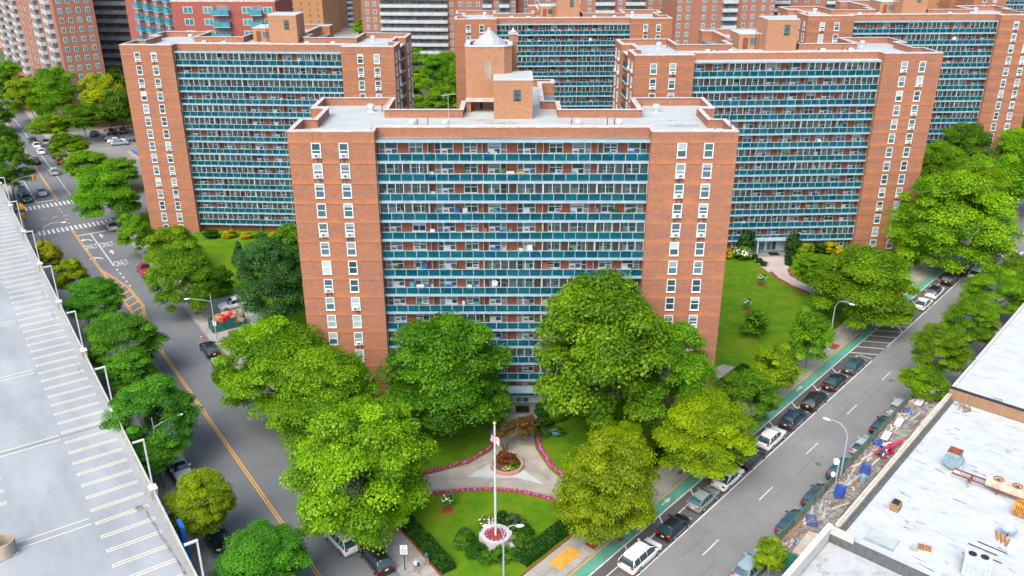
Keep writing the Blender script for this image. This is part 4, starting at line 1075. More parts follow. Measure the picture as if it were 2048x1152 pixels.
# shrubs
def shrub(label, X, Y, r, h, colr, name='shrub', i=0, smooth=False, z=0.1, flowers=None):
    t = thing(name, label, 'shrub', (X, Y, z))
    inst('foliage', CROWN['s'][i % 4], t, (0, 0, h * .5), i * 1.3, (r, r, h * .58), colr)
    MB().tube([(0, 0, -.05), (0, 0, h * .5)], .06, 5).obj('stem', 'bark', t)
    if flowers: inst('blossom', BLOS, t, (0, 0, h * .5), i, (r * 1.05, r * 1.05, h * .6), flowers)
GD, GM, GY = (.030, .10, .012), (.07, .18, .014), (.46, .36, .012)
shrub('clipped egg shaped bush left of the right tower entrance', 44.5, 153.6, 1.6, 4.4, (.028, .095, .012), i=0)
shrub('clipped egg shaped bush right of the right tower entrance', 53.2, 153.8, 1.6, 4.4, (.028, .095, .012), i=1)
shrub('cream blossomed bush beside the left egg shaped bush', 43.4, 151.6, 1.7, 2.4, (.12, .22, .03), i=2, flowers=(.72, .74, .5))
shrub('yellow hedge bush at the corner of the front tower, before the right tower', 40.3, 152.6, 1.5, 1.5, GY, i=3)
shrub('lime green bush in front of the right egg shaped bush', 55.0, 151.6, 1.6, 2.2, (.2, .3, .015), i=0)
shrub('golden bush against the balconies behind the lime green bush', 56.0, 154.4, 1.7, 2.0, GY, i=1)
shrub('dark rounded bush between the two golden bushes', 58.6, 154.4, 1.5, 2.0, GD, i=2)
shrub('golden bush farther right along the right tower balconies', 61.2, 154.6, 1.7, 2.0, GY, i=3)
for k, (x, y) in enumerate(((45.6, 151.6), (46.0, 149.9), (46.5, 148.2), (52.0, 151.6), (51.6, 150.1), (51.2, 148.6))):
    o = shrub('small box bush on the %s of the right tower walk, %s from the entrance' % ('left' if k < 3 else 'right', ('first', 'second', 'third')[k % 3]), x, y, .7, .9, GD, i=k)
# front planting by the nearest tower entrance
FP = [(4.3, 96.4, 1.4, 1.6, GD, 'round dark bush nearest the front tower entrance, right of the walk', None), (5.6, 95.4, 1.2, 1.2, GM, 'mid green bush behind the round dark bush by the front entrance', None), (3.9, 93.8, 1.2, 1.1, GD, 'low dark bush lower along the right of the front walk', None),
      (6.3, 97.8, 1.2, 1.3, (.2, .2, .02), 'yellow green bush under the tallest maple by the front entrance', None), (7.7, 96.6, 1.1, 1.2, GM, 'pink flowering bush under the tallest maple', (.55, .16, .2)), (9.4, 96.2, 1.0, 1.1, GM, 'pale pink flowering bush right of the pink one under the tallest maple', (.6, .42, .42)),
      (4.0, 91.6, .8, .9, GM, 'purple flowering bush at the corner of the front walk', (.3, .08, .38)), (5.7, 91.9, .8, .8, GM, 'blue flowering bush at the corner of the front walk', (.1, .3, .6))]
for k, (x, y, r, h, c_, lab, fl) in enumerate(FP): shrub(lab, x, y, r, h, c_, i=k, flowers=fl)
# ring of shrubs about the flagpole planter
ring = [(195, 1.35, 1.3, GM, 'clipped round bush at the upper left of the flagpole planter'), (225, 1.3, 1.1, GD, 'dark plum bush at the left of the flagpole planter'), (255, 1.15, 1.0, GM, 'clipped green bush at the lower left of the flagpole planter'), (280, 1.2, 1.1, GM, 'clipped green bush directly below the flagpole planter'),
        (305, 1.0, .9, GM, 'clipped green bush at the lower right of the flagpole planter'), (345, 1.35, 1.4, (.06, .15, .012), 'biggest clipped bush at the right of the flagpole planter'), (20, 1.0, 1.1, GD, 'dark bush at the upper right of the flagpole planter'), (50, 1.1, 1.3, (.07, .12, .06), 'grey green bush behind the flagpole planter to the right'),
        (80, .9, 1.2, GD, 'dark bush directly behind the flagpole planter'), (110, 1.0, .8, (.13, .19, .03), 'white flowering bush behind the flagpole planter to the left'), (168, .9, .9, (.07, .12, .06), 'grey green bush at the far left of the flagpole planter')]
for k, (a, r, h, c_, lab) in enumerate(ring):
    rr = 3.0 if k % 2 else 3.3
    shrub(lab, -1.7 + math.cos(R(a)) * rr, 71.9 + math.sin(R(a)) * rr * .95, r * .85, h, c_, i=k, flowers=(.75, .78, .7) if k == 9 else None)
# left tower garden
BG = [(-56.8, 163.4, 1.4, 1.4, GY, 'golden bush before the left tower, leftmost'), (-53.4, 163.2, 1.3, 1.3, GY, 'golden bush before the left tower, second from left'), (-50.4, 163.0, 1.2, 1.2, GM, 'green bush between golden bushes before the left tower'), (-47.4, 162.6, 1.3, 1.3, GY, 'golden bush before the left tower, rightmost of the row'), (-44.0, 161.8, 2.2, 2.2, GD, 'big dark bush at the right end of the left tower row'),
      (-60.5, 163.6, 1.6, 1.6, GD, 'dark bush at the left end of the left tower row'), (-46.4, 146.6, 1.2, 1.1, GY, 'golden bush on the left tower lawn by the small conifer'), (-48.8, 143.6, 1.1, 1.0, GY, 'golden bush lower on the left tower lawn'), (-47.0, 141.8, 1.3, 1.2, (.35, .16, .02), 'orange bush on the left tower lawn'), (-51.6, 143.2, .9, .9, GM, 'pale pink flowering bush on the left tower lawn')]
for k, (x, y, r, h, c_, lab) in enumerate(BG): shrub(lab, x, y, r, h, c_, i=k, flowers=(.6, .42, .5) if k == 9 else None)

# hedges: clipped boxes of leaves
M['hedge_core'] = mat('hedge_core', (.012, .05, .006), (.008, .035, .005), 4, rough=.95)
def hedge(label, F, s0, s1, t, w, h, colr=(.026, .10, .010)):
    global rng
    L_ = s1 - s0; n = int(L_ * 420)
    rng = np.random.default_rng(int(abs(s0) * 10 + h * 7))
    x = rng.uniform(0, L_, n); fc = rng.integers(0, 4, n)
    yy = np.where(fc == 1, -w / 2, np.where(fc == 2, w / 2, rng.uniform(-w / 2, w / 2, n))) + rng.normal(0, .05, n)
    zz = np.where((fc == 0) | (fc == 3), h, rng.uniform(0, h, n)) + rng.normal(0, .05, n)
    nn = np.stack([rng.normal(0, .5, n), np.where(fc == 1, -1, np.where(fc == 2, 1, 0)) + rng.normal(0, .5, n), np.where((fc == 0) | (fc == 3), 1, .3) + rng.normal(0, .4, n)], 1)
    me = leaf_mesh('foliage', np.stack([x, yy, zz], 1), nn, rng.uniform(.07, .15, n), rng.normal(.4, .2, n), ['leaf'])
    t_ = thing('hedge', label, 'hedge', F(s0, t, .1), F.rz)
    inst('foliage', me, t_, color=colr)
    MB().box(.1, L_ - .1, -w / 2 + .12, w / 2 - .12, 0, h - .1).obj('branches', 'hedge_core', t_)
hedge('clipped dark hedge on the left side of the flagpole lawn', FL, -15.8, 3.2, 10.6, 1.5, .8)
hedge('clipped dark hedge on the right side of the flagpole lawn', FR, -6.6, 4.6, -9.6, 1.6, .8)
hedge('clipped dark hedge at the right corner of the front tower', FR, 38.5, 45, -12.4, 1.1, .9)
hedge('clipped dark hedge under the yellow green trees along the avenue', FR, 12, 34, -9.4, 1.1, .9)

# flower borders
def border(label, pts, w, seed, dens=16, pink=True):
    rd = random.Random(seed); L_, Rr = ribbon(pts, w)
    t = thing('flower_border', label, 'flower bed', (0, 0, 0))
    g = MB()
    for i in range(len(pts) - 1): g.prism([L_[i], L_[i + 1], Rr[i + 1], Rr[i]], .1, .17)
    g.obj('bed', 'mulch', t)
    fl = MB(); gr = MB(); ed = MB()
    for i in range(len(pts) - 1):
        a, b = Vector(pts[i]), Vector(pts[i + 1]); l = (b - a).length
        nrm = Vector((-(b - a).y, (b - a).x)).normalized()
        for k in range(int(l * dens / 5)):
            f = (k + rd.random()) / max(1, int(l * dens / 5)); p = a + (b - a) * f + nrm * rd.uniform(-w * .5, w * .5); r = rd.uniform(.10, .2)
            fl.lathe([(r, .0), (r * .9, .1), (r * .3, .17)], 6, rd.choice((0, 0, 1)), (p.x, p.y, .22))
            gr.lathe([(r * 1.25, 0), (r * .9, .09)], 6, 0, (p.x, p.y, .16))
        for k in range(int(l / .28)):
            p = a + (b - a) * (k * .28 / l) + nrm * w
            ed.box(p.x - .05, p.x + .05, p.y - .05, p.y + .05, .1, .3)
    tag(fl.obj('flowers', ['petal_pink', 'petal_violet'], t), kind='stuff'); tag(gr.obj('greenery', 'green_matter', t), kind='stuff'); tag(ed.obj('edging', 'rust_edge', t), kind='stuff')
M['petal_pink'] = mat('petal_pink', (.50, .09, .30), (.42, .08, .33), 3, rough=.8)
M['petal_violet'] = mat('petal_violet', (.42, .07, .55), (.6, .1, .6), 3, rough=.8)
M['green_matter'] = mat('green_matter', (.05, .13, .012), (.04, .1, .01), 3, rough=.9)
M['rust_edge'] = mat('rust_edge', (.32, .10, .05), (.24, .08, .04), 3, rough=.9)
border('pink flower border along the top of the flagpole lawn', [(-11.8, 78.6), (-8.9, 79.85), (-5.5, 80.45), (-2.2, 80.65), (1.1, 80.1), (3.9, 79.1), (7.3, 77.3)], .3, 1, 9)
border('pink flower border left of the forked front walk', [(-12.2, 82.8), (-8.6, 84.4), (-5.2, 86.0), (-2.9, 88.5), (-1.5, 91.3)], .3, 2, 10)
border('vivid pink flower border right of the forked front walk', [(3.2, 91.4), (3.4, 88.8), (4.7, 85.0), (6.8, 81.9), (9.2, 79.9)], .3, 3, 17)
border('red mulch border along the left of the right tower walk', [(46.9, 145.2), (47.4, 142.2), (48.9, 138.6), (51.9, 134.4)], .25, 4, 3)
border('red mulch border along the right of the right tower walk', [(50.6, 146.6), (50.2, 143.4), (51.6, 140.2), (54.6, 136.2), (58.6, 132.3), (63, 128.6)], .25, 5, 3)

# round planter with a red leaved tree
pl = thing('round_planter', 'pink round planter ring with red leaved plants on the forked walk', 'planter', (-.6, 85.0, .15))
MB().lathe([(1.95, 0), (1.95, .45), (1.65, .45), (1.65, .2)], 28, cap=False).obj('ring', 'pink_conc', pl)
MB().lathe([(1.66, .25), (.1, .35)], 20).obj('soil', 'soil', pl)
inst('foliage', CROWN['s'][1], pl, (-.1, .6, .9), 0, (1.3, 1.0, .8), (.20, .055, .03))
inst('foliage', CROWN['s'][2], pl, (.9, -.2, .5), 0, (.7, .7, .4), (.07, .17, .015))
inst('blossom', BLOS, pl, (.2, -1.0, .35), 0, (.9, .4, .3), (.6, .62, .1))
jt = thing('tree', 'small red leaved maple with bare stems behind the round planter', 'tree', (-.9, 88.0, .15))
tk = MB()
for k in range(6):
    a = k * 1.05
    tk.tube([(0, 0, 0), (math.cos(a) * .5, math.sin(a) * .4, 1.3), (math.cos(a) * 1.3, math.sin(a) * .9, 2.6 + .2 * (k % 3))], [.1, .06, .02], 5)
tk.obj('trunk', 'bark', jt)
inst('crown', CROWN[1][0], jt, (2.4, 1.6, 2.6), 0, (1.7, 1.6, 1.2), (.15, .075, .035)); inst('crown', CROWN[1][1], jt, (.3, .6, 2.9), 1, (1.4, 1.1, .8), (.13, .085, .035))

# flagpole in its stone planter
fp = thing('flagpole', 'tall white flagpole with a furled striped flag on the front lawn', 'flagpole', (-1.7, 71.9, .12))
MB().lathe([(.13, .3), (.12, 7), (.09, 14.0), (.09, 14.1)], 12).obj('pole', 'pole_white', fp)
MB().lathe([(.02, 14.1), (.16, 14.2), (.19, 14.32), (.12, 14.46), (.02, 14.5)], 10).obj('finial', 'gold', fp)
# hanging flag, folded
nx, nz = 30, 26
fv = []; ff = []; fm = []
for j in range(nz):
    for i in range(nx):
        u = i / (nx - 1); v = j / (nz - 1)
        droop = u * (1.4 + .3 * math.sin(v * 3)); wob = .22 * math.sin(u * 9 + v * 2)
        ang = .4 * math.sin(u * 5)
        fv.append((-.11 - math.sin(u * 4.6) * .34 + .22 * u + .04 * math.sin(v * 6), wob * .5 - .15 * u, 13.5 - v * .85 - droop * .62))
for j in range(nz - 1):
    for i in range(nx - 1):
        ff.append((j * nx + i, j * nx + i + 1, (j + 1) * nx + i + 1, (j + 1) * nx + i))
        fm.append(2 if (i < nx * .4 and j < nz * .54) else (0 if int(j / (nz - 1) * 13) % 2 == 0 else 1))
fb = MB(); fb.v = fv; fb.f = ff; fb.m = fm
fl = fb.obj('flag', ['flag_red', 'flag_white', 'flag_blue'], fp, smooth=True)
so = fl.modifiers.new('thick', 'SOLIDIFY'); so.thickness = .015
sp = thing('stone_planter', 'round white stone planter at the foot of the flagpole', 'planter', (-1.7, 71.9, .12))
MB().lathe([(1.55, 0), (1.5, .75), (1.58, .8), (1.58, .95), (1.15, .95), (1.15, .6)], 28, cap=False).obj('ring', 'stone', sp)
MB().lathe([(1.16, .72), (.1, .78)], 20).obj('mulch', 'mulch', sp)
for a in (0, 90, 180, 270): MB().box(-.2, .2, -.2, .2, 0, 1.05).obj('pier', 'stone', sp, (math.cos(R(a + 5)) * 1.5, math.sin(R(a + 5)) * 1.5, 0), R(a))
fl_ = MB()
for k in range(13):
    a = k * .483; fl_.lathe([(.12, 0), (.13, .1), (.03, .17)], 6, k % 2, (math.cos(a) * .95, math.sin(a) * .95, .8))
tag(fl_.obj('flowers', ['petal_pink', 'petal_violet'], sp), kind='stuff')
for k in range(7):
    a = R(200 + k * 28); MB().lathe([(.5, 0), (.45, .2), (.15, .3)], 6).obj('rock', 'stone', sp, (math.cos(a) * 1.95, math.sin(a) * 1.9, -.02), k)
# ------------------------------------------------------------------ vehicles
KINDS = {   # L, W, belt, roof z, base x0,x1, roof x0,x1, hood drop
    'sedan': (4.75, 1.86, .92, 1.40, -.40, .22, -.20, .04, 0.0),
    'hatch': (4.35, 1.80, .93, 1.44, -.475, .24, -.30, .03, 0.0),
    'suv': (4.75, 1.92, 1.03, 1.62, -.485, .23, -.37, .04, .10),
    'minivan': (5.15, 2.0, 1.02, 1.70, -.49, .31, -.43, .10, .08),
    'pickup': (5.6, 2.0, 1.10, 1.86, -.09, .23, -.05, .12, .14)}
def car_meshes(kind):
    L, W, bz, rz_, b0, b1, r0, r1, hd = KINDS[kind]
    h = W / 2
    hz = bz - .06
    if kind in ('sedan', 'pickup'): st = [(-.5, .60, .80), (-.49, bz - .12, .90), (-.46, bz - .03, .95), (-.38, bz, .985), (-.2, bz, 1.0)]
    else: st = [(-.5, .60, .84), (-.495, bz - .1, .92), (-.48, bz - .01, .96), (-.38, bz, .99), (-.2, bz, 1.0)]
    st += [(.1, bz, 1.0), (.22, bz - .01, .99), (.32, hz - .02, .97), (.42, hz - .10, .93), (.475, hz - .22, .85), (.498, hz - .38, .74)]
    body = MB(); rings = []
    for fx, zt, wf in st:
        w = h * wf; x = fx * L
        pr = [(-.86 * w, .24), (-w, .36), (-w * 1.0, .62 * zt + .08), (-w * .975, zt - .10), (-w * .86, zt), (-w * .4, zt + .03), (w * .4, zt + .03), (w * .86, zt), (w * .975, zt - .10), (w, .62 * zt + .08), (w, .36), (.86 * w, .24)]
        rings.append([(x, y, z) for y, z in pr])
    n = 12; vs = [p for r_ in rings for p in r_]
    fs = [(i * n + k, i * n + (k + 1) % n, (i + 1) * n + (k + 1) % n, (i + 1) * n + k) for i in range(len(rings) - 1) for k in range(n)]
    fs = [tuple(reversed(f)) for f in fs] + [tuple(range(n)), tuple(reversed(range((len(rings) - 1) * n, len(rings) * n)))]
    body.add(vs, fs)
    if kind == 'pickup':   # bed walls
        body.box(-.49 * L, -.10 * L, -h * .96, -h * .88, bz - .05, bz + .12); body.box(-.49 * L, -.10 * L, h * .88, h * .96, bz - .05, bz + .12); body.box(-.495 * L, -.48 * L, -h * .88, h * .88, bz - .05, bz + .12)
    me_b = body.mesh('body', 'paint', True)
    g = MB(); r = MB(); w0 = h * .935; z0 = bz - .01; z1 = rz_
    # side outline of the cabin: (x, height fraction, roof-width fraction)
    prof = [(b1, 0.0), (b1 - (b1 - r1) * .5, .55), (r1, .93), (r1 - (r1 - r0) * .28, 1.0), (r1 - (r1 - r0) * .7, .985), (r0, .92), (r0 + (b0 - r0) * .55, .50), (b0, 0.0)]
    sec = []
    for fx, q in prof:
        zt = z0 + (z1 - z0) * q; x = fx * L; wt = w0 + (h * .66 - w0) * min(1, q * 1.02)
        ws = w0 + (wt - w0) * .88
        sec.append([(x, -w0 * (1 if 0 < q else .93), z0), (x, -ws, z0 + (zt - z0) * .88), (x, -wt * .93, zt), (x, -wt * .45, zt + .028 * (q > .3)), (x, wt * .45, zt + .028 * (q > .3)), (x, wt * .93, zt), (x, ws, z0 + (zt - z0) * .88), (x, w0 * (1 if 0 < q else .93), z0)])
    np_ = len(prof)
    for i in range(np_ - 1):
        A, B = sec[i], sec[i + 1]
        roofy = 2 <= i <= 4
        for k in range(7):
            quad = [A[k], A[k + 1], B[k + 1], B[k]]
            tgt = g if (k in (0, 6) or (not roofy and k in (2, 3, 4))) else r
            if k in (1, 5) or (roofy and k in (2, 3, 4)): tgt = r
            tgt.add(quad, [(0, 1, 2, 3)])
    def pil(i, t=.02):
        for s_ in (0, 1):
            a_, b_ = (sec[i][0], sec[i][1]) if s_ == 0 else (sec[i][7], sec[i][6])
            r.tube([(a_[0], a_[1] * 1.01, a_[2]), (b_[0], b_[1] * 1.01, b_[2])], t, 4)
    for i in ((3, 4, 5) if kind in ('suv', 'minivan', 'hatch') else (3, 5)): pil(i)
    if kind in ('suv', 'minivan'):
        for s_ in (-1, 1): r.tube([(r0 * L + .2, s_ * h * .62, z1 + .03), (r1 * L - .5, s_ * h * .62, z1 + .045)], .022, 4)
    if kind in ('suv', 'hatch', 'minivan'): r.box(b0 * L - .02 + (r0 - b0) * L * .9, r0 * L + .1, -h * .58, h * .58, z1 - .09, z1 - .04)
    me_g = g.mesh('glass', 'car_glass', False)
    me_r = r.mesh('roof', 'paint', True)
    wm = MB(); wm.lathe([(.26, -.11), (.335, -.10), (.345, 0), (.335, .10), (.26, .11)], 16, 0, cap=True)
    me_w = wm.mesh('wheel', 'tyre', False)
    rm = MB(); rm.lathe([(.225, .085), (.225, .118), (.08, .125), (.0, .13)], 10, 0, cap=False); me_rim = rm.mesh('rim', 'rim')
    tl = MB(); tl.box(-.03, .05, -.17, .17, -.09, .09); me_t = tl.mesh('tail_lamp', 'lamp_red')
    hl = MB(); hl.box(-.22, .03, -.18, .18, -.06, .06); me_h = hl.mesh('head_lamp', 'lamp_clear')
    mm = MB(); mm.box(-.09, .07, -.13, .13, -.08, .07); me_m = mm.mesh('mirror', 'paint')
    pm = MB(); pm.box(-.015, .015, -.17, .17, -.08, .08); me_p = pm.mesh('licence_plate', 'plate')
    return dict(body=me_b, glass=me_g, roof=me_r, wheel=me_w, rim=me_rim, tail=me_t, head=me_h, mirror=me_m, plate=me_p)
CARM = {k: car_meshes(k) for k in KINDS}
COL = {'white': (.78, .79, .78), 'black': (.012, .013, .015), 'silver': (.40, .43, .45), 'dark grey': (.045, .05, .058), 'dark blue': (.02, .035, .065), 'dark green': (.02, .06, .06), 'grey green': (.22, .28, .26), 'red': (.45, .012, .03), 'blue': (.03, .12, .32), 'teal': (.02, .075, .09), 'light blue': (.26, .36, .42), 'dark red': (.10, .01, .015)}
def car(kind, colname, x, y, rz_, label, group=None, full=True, roofcol=None, name=None):
    L, W, bz, rz0, b0, b1, r0, r1, hd = KINDS[kind]; D = CARM[kind]; c = COL[colname]
    t = thing(name or {'suv': 'parked_suv', 'sedan': 'parked_car', 'hatch': 'parked_car', 'minivan': 'minivan', 'pickup': 'pickup_truck'}[kind], label, {'suv': 'car', 'sedan': 'car', 'hatch': 'car', 'minivan': 'minivan', 'pickup': 'pickup'}[kind], (x, y, 0.01), rz_, group, 1.05)
    inst('body', D['body'], t, color=c); inst('glass', D['glass'], t); inst('roof', D['roof'], t, color=COL[roofcol] if roofcol else c)
    for sx in (-.295, .30):
        for sy in (-1, 1):
            w = inst('wheel', D['wheel'], t, (sx * L, sy * (W / 2 - .10), .34)); w.rotation_euler = (R(90) * -sy, 0, 0)
            if full: inst('rim', D['rim'], w)
    if full:
        for sy in (-1, 1):
            inst('tail_lamp', D['tail'], t, (-.492 * L, sy * W * .36, bz - .13)); inst('head_lamp', D['head'], t, (.455 * L, sy * W * .33, bz - .27)); inst('mirror', D['mirror'], t, (b1 * L - .45, sy * W * .52, bz + .1), color=c)
        inst('licence_plate', D['plate'], t, (-.502 * L, 0, .60 if kind != 'suv' else .78))
    return t
ORD = ['first', 'second', 'third', 'fourth', 'fifth', 'sixth', 'seventh', 'eighth', 'ninth', 'tenth', 'eleventh', 'twelfth', 'thirteenth', 'fourteenth', 'fifteenth', 'sixteenth']
def word(kind): return {'suv': 'SUV', 'sedan': 'sedan', 'hatch': 'hatchback', 'minivan': 'minivan', 'pickup': 'pickup truck'}[kind]
RA = FR.rz
row = [('minivan', 'white', 2.1), ('hatch', 'black', 8.2), ('hatch', 'grey green', 14.4), ('sedan', 'white', 19.8), ('suv', 'black', 25.2), ('suv', 'white', 30.6), ('suv', 'dark blue', 36.6), ('suv', 'black', 42.7), ('sedan', 'black', 49.5), ('sedan', 'dark green', 55.9),
       ('hatch', 'white', 84.6), ('suv', 'white', 90.8), ('suv', 'black', 98.6), ('suv', 'dark red', 105.0)]
for i, (k, c_, s) in enumerate(row):
    x, y, _ = FR(s, -1.08 + .1 * math.sin(i * 2.1)); car(k, c_, x, y, RA + .01 * math.sin(i * 3), '%s %s parked by the bike lane, %s from the flagpole corner' % (c_, word(k), ORD[i]), 'cars parked by the bike lane', roofcol='black' if i == 11 else None)
row = [('suv', 'light blue', 8.0), ('sedan', 'teal', 17.2), ('sedan', 'dark grey', 23.4), ('suv', 'teal', 30.0), ('hatch', 'silver', 36.6), ('sedan', 'black', 42.8), ('suv', 'silver', 48.6), ('sedan', 'dark blue', 66), ('suv', 'white', 78), ('sedan', 'dark grey', 90), ('suv', 'blue', 103)]
for i, (k, c_, s) in enumerate(row):
    x, y, _ = FR(s, 8.0); car(k, c_, x, y, RA, '%s %s parked along the storefronts, %s from the bottom' % (c_, word(k), ORD[i]), 'cars parked along the storefronts')
for k, c_, s, t_, lab in (('suv', 'white', 104.5, 1.7, 'white SUV driving in the avenue beside the parked row, below the crosswalk'), ('sedan', 'black', 114.6, 1.6, 'black sedan with red tail lamps waiting at the right crosswalk'), ('suv', 'dark blue', 113.5, 5.2, 'dark blue SUV waiting at the right crosswalk, outer lane'), ('suv', 'white', 136, 3.0, 'white van at the right edge beyond the crosswalk')):
    x, y, _ = FR(s, t_); car(k, c_, x, y, RA, lab, name='car')
LA = FL.rz
for k, c_, s, t_, fl_, lab in (('pickup', 'red', 82.3, 5.0, 0, 'red pickup truck parked below the painted turn arrows'), ('suv', 'black', 44.7, 5.3, 0, 'black SUV parked beside the orange cone'), ('hatch', 'light blue', 39.3, 5.3, 0, 'light blue hatchback half hidden under the street tree behind the black SUV'),
        ('suv', 'white', -5.6, 3.7, 0, 'white SUV under the broad tree, left of the black SUV near the speed sign'), ('suv', 'black', -10.2, 5.35, 0, 'black SUV parked at the kerb beside the speed limit sign'), ('suv', 'dark grey', -4.4, 5.4, 0, 'dark grey SUV hidden under the broad tree at the kerb'),
        ('suv', 'white', 16.4, -6.7, 1, 'white SUV facing down the street beside the garage lamp'), ('sedan', 'black', 2.0, -6.7, 1, 'black sedan parked under the yellow green tree by the garage'), ('hatch', 'teal', 93, -6.7, 1, 'teal hatchback between the yellow and olive trees by the garage'), ('sedan', 'silver', 111.8, 5.3, 0, 'silver sedan at the corner under the large street tree by the crosswalk'),
        ('sedan', 'silver', 146, -3.0, 1, 'silver sedan driving towards the far crosswalk'), ('suv', 'dark green', 142.5, -6.6, 1, 'dark green SUV parked left of the far crosswalk'), ('suv', 'dark grey', 148.5, -6.7, 1, 'dark grey SUV parked behind the dark green one at the far crosswalk'), ('suv', 'silver', 163.5, 2.2, 0, 'silver SUV driving up the street right of the yellow line'), ('suv', 'black', 177, -0.1, 0, 'black SUV on the yellow line far up the street'),
        ('suv', 'dark green', 202, 2.6, 0, 'dark green SUV in the far queue, second from the front'), ('sedan', 'white', 195.6, 2.7, 0, 'white sedan in the far queue behind the dark green SUV'), ('sedan', 'silver', 198.5, 5.3, 0, 'silver sedan parked beside the far queue'), ('sedan', 'white', 187.6, 2.7, 0, 'white sedan in the far queue, nearest white one'), ('suv', 'dark blue', 181.0, 5.2, 0, 'dark blue SUV parked beside the far queue'), ('sedan', 'dark grey', 192, 5.3, 0, 'dark grey sedan parked beside the far queue'), ('sedan', 'red', 174, 5.2, 0, 'red sedan parked at the near end of the far queue'), ('sedan', 'silver', 301, 5, 0, 'silver sedan under the far trees at the left edge')):
    x, y, _ = FL(s, t_); car(k, c_, x, y, LA + (math.pi if fl_ else 0) + (.08 if s == -5.6 else 0), lab, name='car' if abs(t_) < 3.8 and s > 100 else None)
x, y, _ = FL(58.6, 13.4); car('suv', 'white', x, y, math.atan2(FL.n[1], FL.n[0]) + math.pi, 'white crossover parked across the driveway beside the dumpster')
for i, (x, y, c_, k) in enumerate(((-122.8, 250.9, 'teal', 'sedan'), (-118.6, 253.4, 'black', 'suv'), (-115.6, 254.7, 'dark grey', 'suv'), (-114.9, 245.2, 'blue', 'sedan'), (-112.6, 242.4, 'white', 'sedan'), (-110.6, 239.6, 'light blue', 'sedan'), (-107.5, 244.2, 'dark green', 'suv'))):
    car(k, c_, x, y, R(20 if i > 2 else 105), '%s %s in the parking lot behind the left tower, %s from the left' % (c_, word(k), ORD[i]), 'cars in the parking lot')

# ------------------------------------------------------------------ street furniture
def street_lamp(label, X, Y, dirs, h=8.5, arm=2.6, curved=True, m='galv', z=.13):
    t = thing('street_lamp', label, 'street lamp', (X, Y, z))
    mb = MB(); mb.lathe([(.22, 0), (.2, .5), (.1, .6), (.085, h * .6), (.06, h - 1.2)], 10); mb.obj('pole', m, t)
    for a in dirs:
        c_, s_ = math.cos(a), math.sin(a)
        if curved: pts = [(0, 0, h - 1.3), (c_ * .15 * arm, s_ * .15 * arm, h - .5), (c_ * .45 * arm, s_ * .45 * arm, h - .05), (c_ * .8 * arm, s_ * .8 * arm, h + .02), (c_ * arm, s_ * arm, h - .12)]
        else: pts = [(0, 0, h - 1.3), (c_ * .3 * arm, s_ * .3 * arm, h - .95), (c_ * arm, s_ * arm, h - .4)]
        b = MB(); b.tube(pts, .045, 6); ar = b.obj('arm', m, t)
        e = pts[-1]
        b = MB(); b.lathe([(.02, .12), (.16, .1), (.22, 0), (.14, -.1), (.02, -.12)], 10, c=(0, 0, 0)); hd = b.obj('lamp_head', 'sign_w', ar, (e[0] + c_ * .3, e[1] + s_ * .3, e[2] - .02), a); hd.scale = (2.0, 1.0, .8)
    if not curved: MB().tube([(0, 0, h - 1.3), (0, 0, h)], .06).obj('pole_top', m, t)
    return t
aR = math.atan2(-FR.n[1], -FR.n[0])
x, y, _ = FR(24.6, 9.65); street_lamp('curved street lamp rising through the sidewalk shed', x, y, [aR], 9.6, 2.2, True)
x, y, _ = FR(58.2, -5.9); street_lamp('curved street lamp between slender trees on the bike lane side', x, y, [aR + math.pi], 8.6, 2.0)
x, y, _ = FR(-9.5, -9.4); street_lamp('twin armed street lamp at the bottom edge before the flagpole', -0.82, 66.0, [R(10), R(172)], 6.6, 1.3)
x, y, _ = FR(117, -6.0); street_lamp('curved street lamp at the right edge by the crosswalk', x, y, [aR + math.pi], 9, 2.2)
aL = math.atan2(FL.n[1], FL.n[0])
x, y, _ = FL(47, 7.1); lp = street_lamp('straight armed street lamp beside the dumpster driveway', x, y, [aL + math.pi - .3], 8.2, 3.0, False)
MB().box(-.25, .25, -.04, .02, 2.9, 3.6).obj('lamp_sign', 'sign_w', lp)
x, y, _ = FL(16.6, -8.6); street_lamp('grey street lamp beside the garage and the white SUV', x, y, [aL - .15], 8.0, 2.6, False)
x, y, _ = FL(96.2, -8.6); street_lamp('grey street lamp among the yellow trees by the garage', x, y, [aL - .2], 8.0, 3.4, True)
# speed limit sign
x, y, _ = FL(-13.0, 7.15)
sg = thing('speed_sign', 'white 25 speed limit sign on a dark post at the sidewalk', 'sign', (x, y, .13))
MB().tube([(0, 0, 0), (0, 0, 3.0)], .05, 8).obj('post', 'dark', sg)
bd = MB().box(-.36, .36, -.06, -.03, 2.0, 3.1).obj('board', 'sign_w', sg)
text_obj('numerals', '25', 'black', bd, (0, -.065, 2.4), (R(90), 0, 0), .62, .9); text_obj('caption', 'SPEED\nLIMIT', 'black', bd, (0, -.065, 2.88), (R(90), 0, 0), .19, .9)
x, y, _ = FR(17.6, -6.1)
sg = thing('kerb_sign', 'white and blue sign on a post beside the bike lane', 'sign', (x, y, .13))
MB().tube([(0, 0, 0), (0, 0, 2.9)], .04, 8).obj('post', 'galv', sg); MB().box(-.26, .26, -.05, -.03, 1.9, 2.9).obj('board', 'sign_w', sg); MB().box(-.26, .26, -.055, -.051, 1.92, 2.15).obj('band', 'sign_blue', sg)
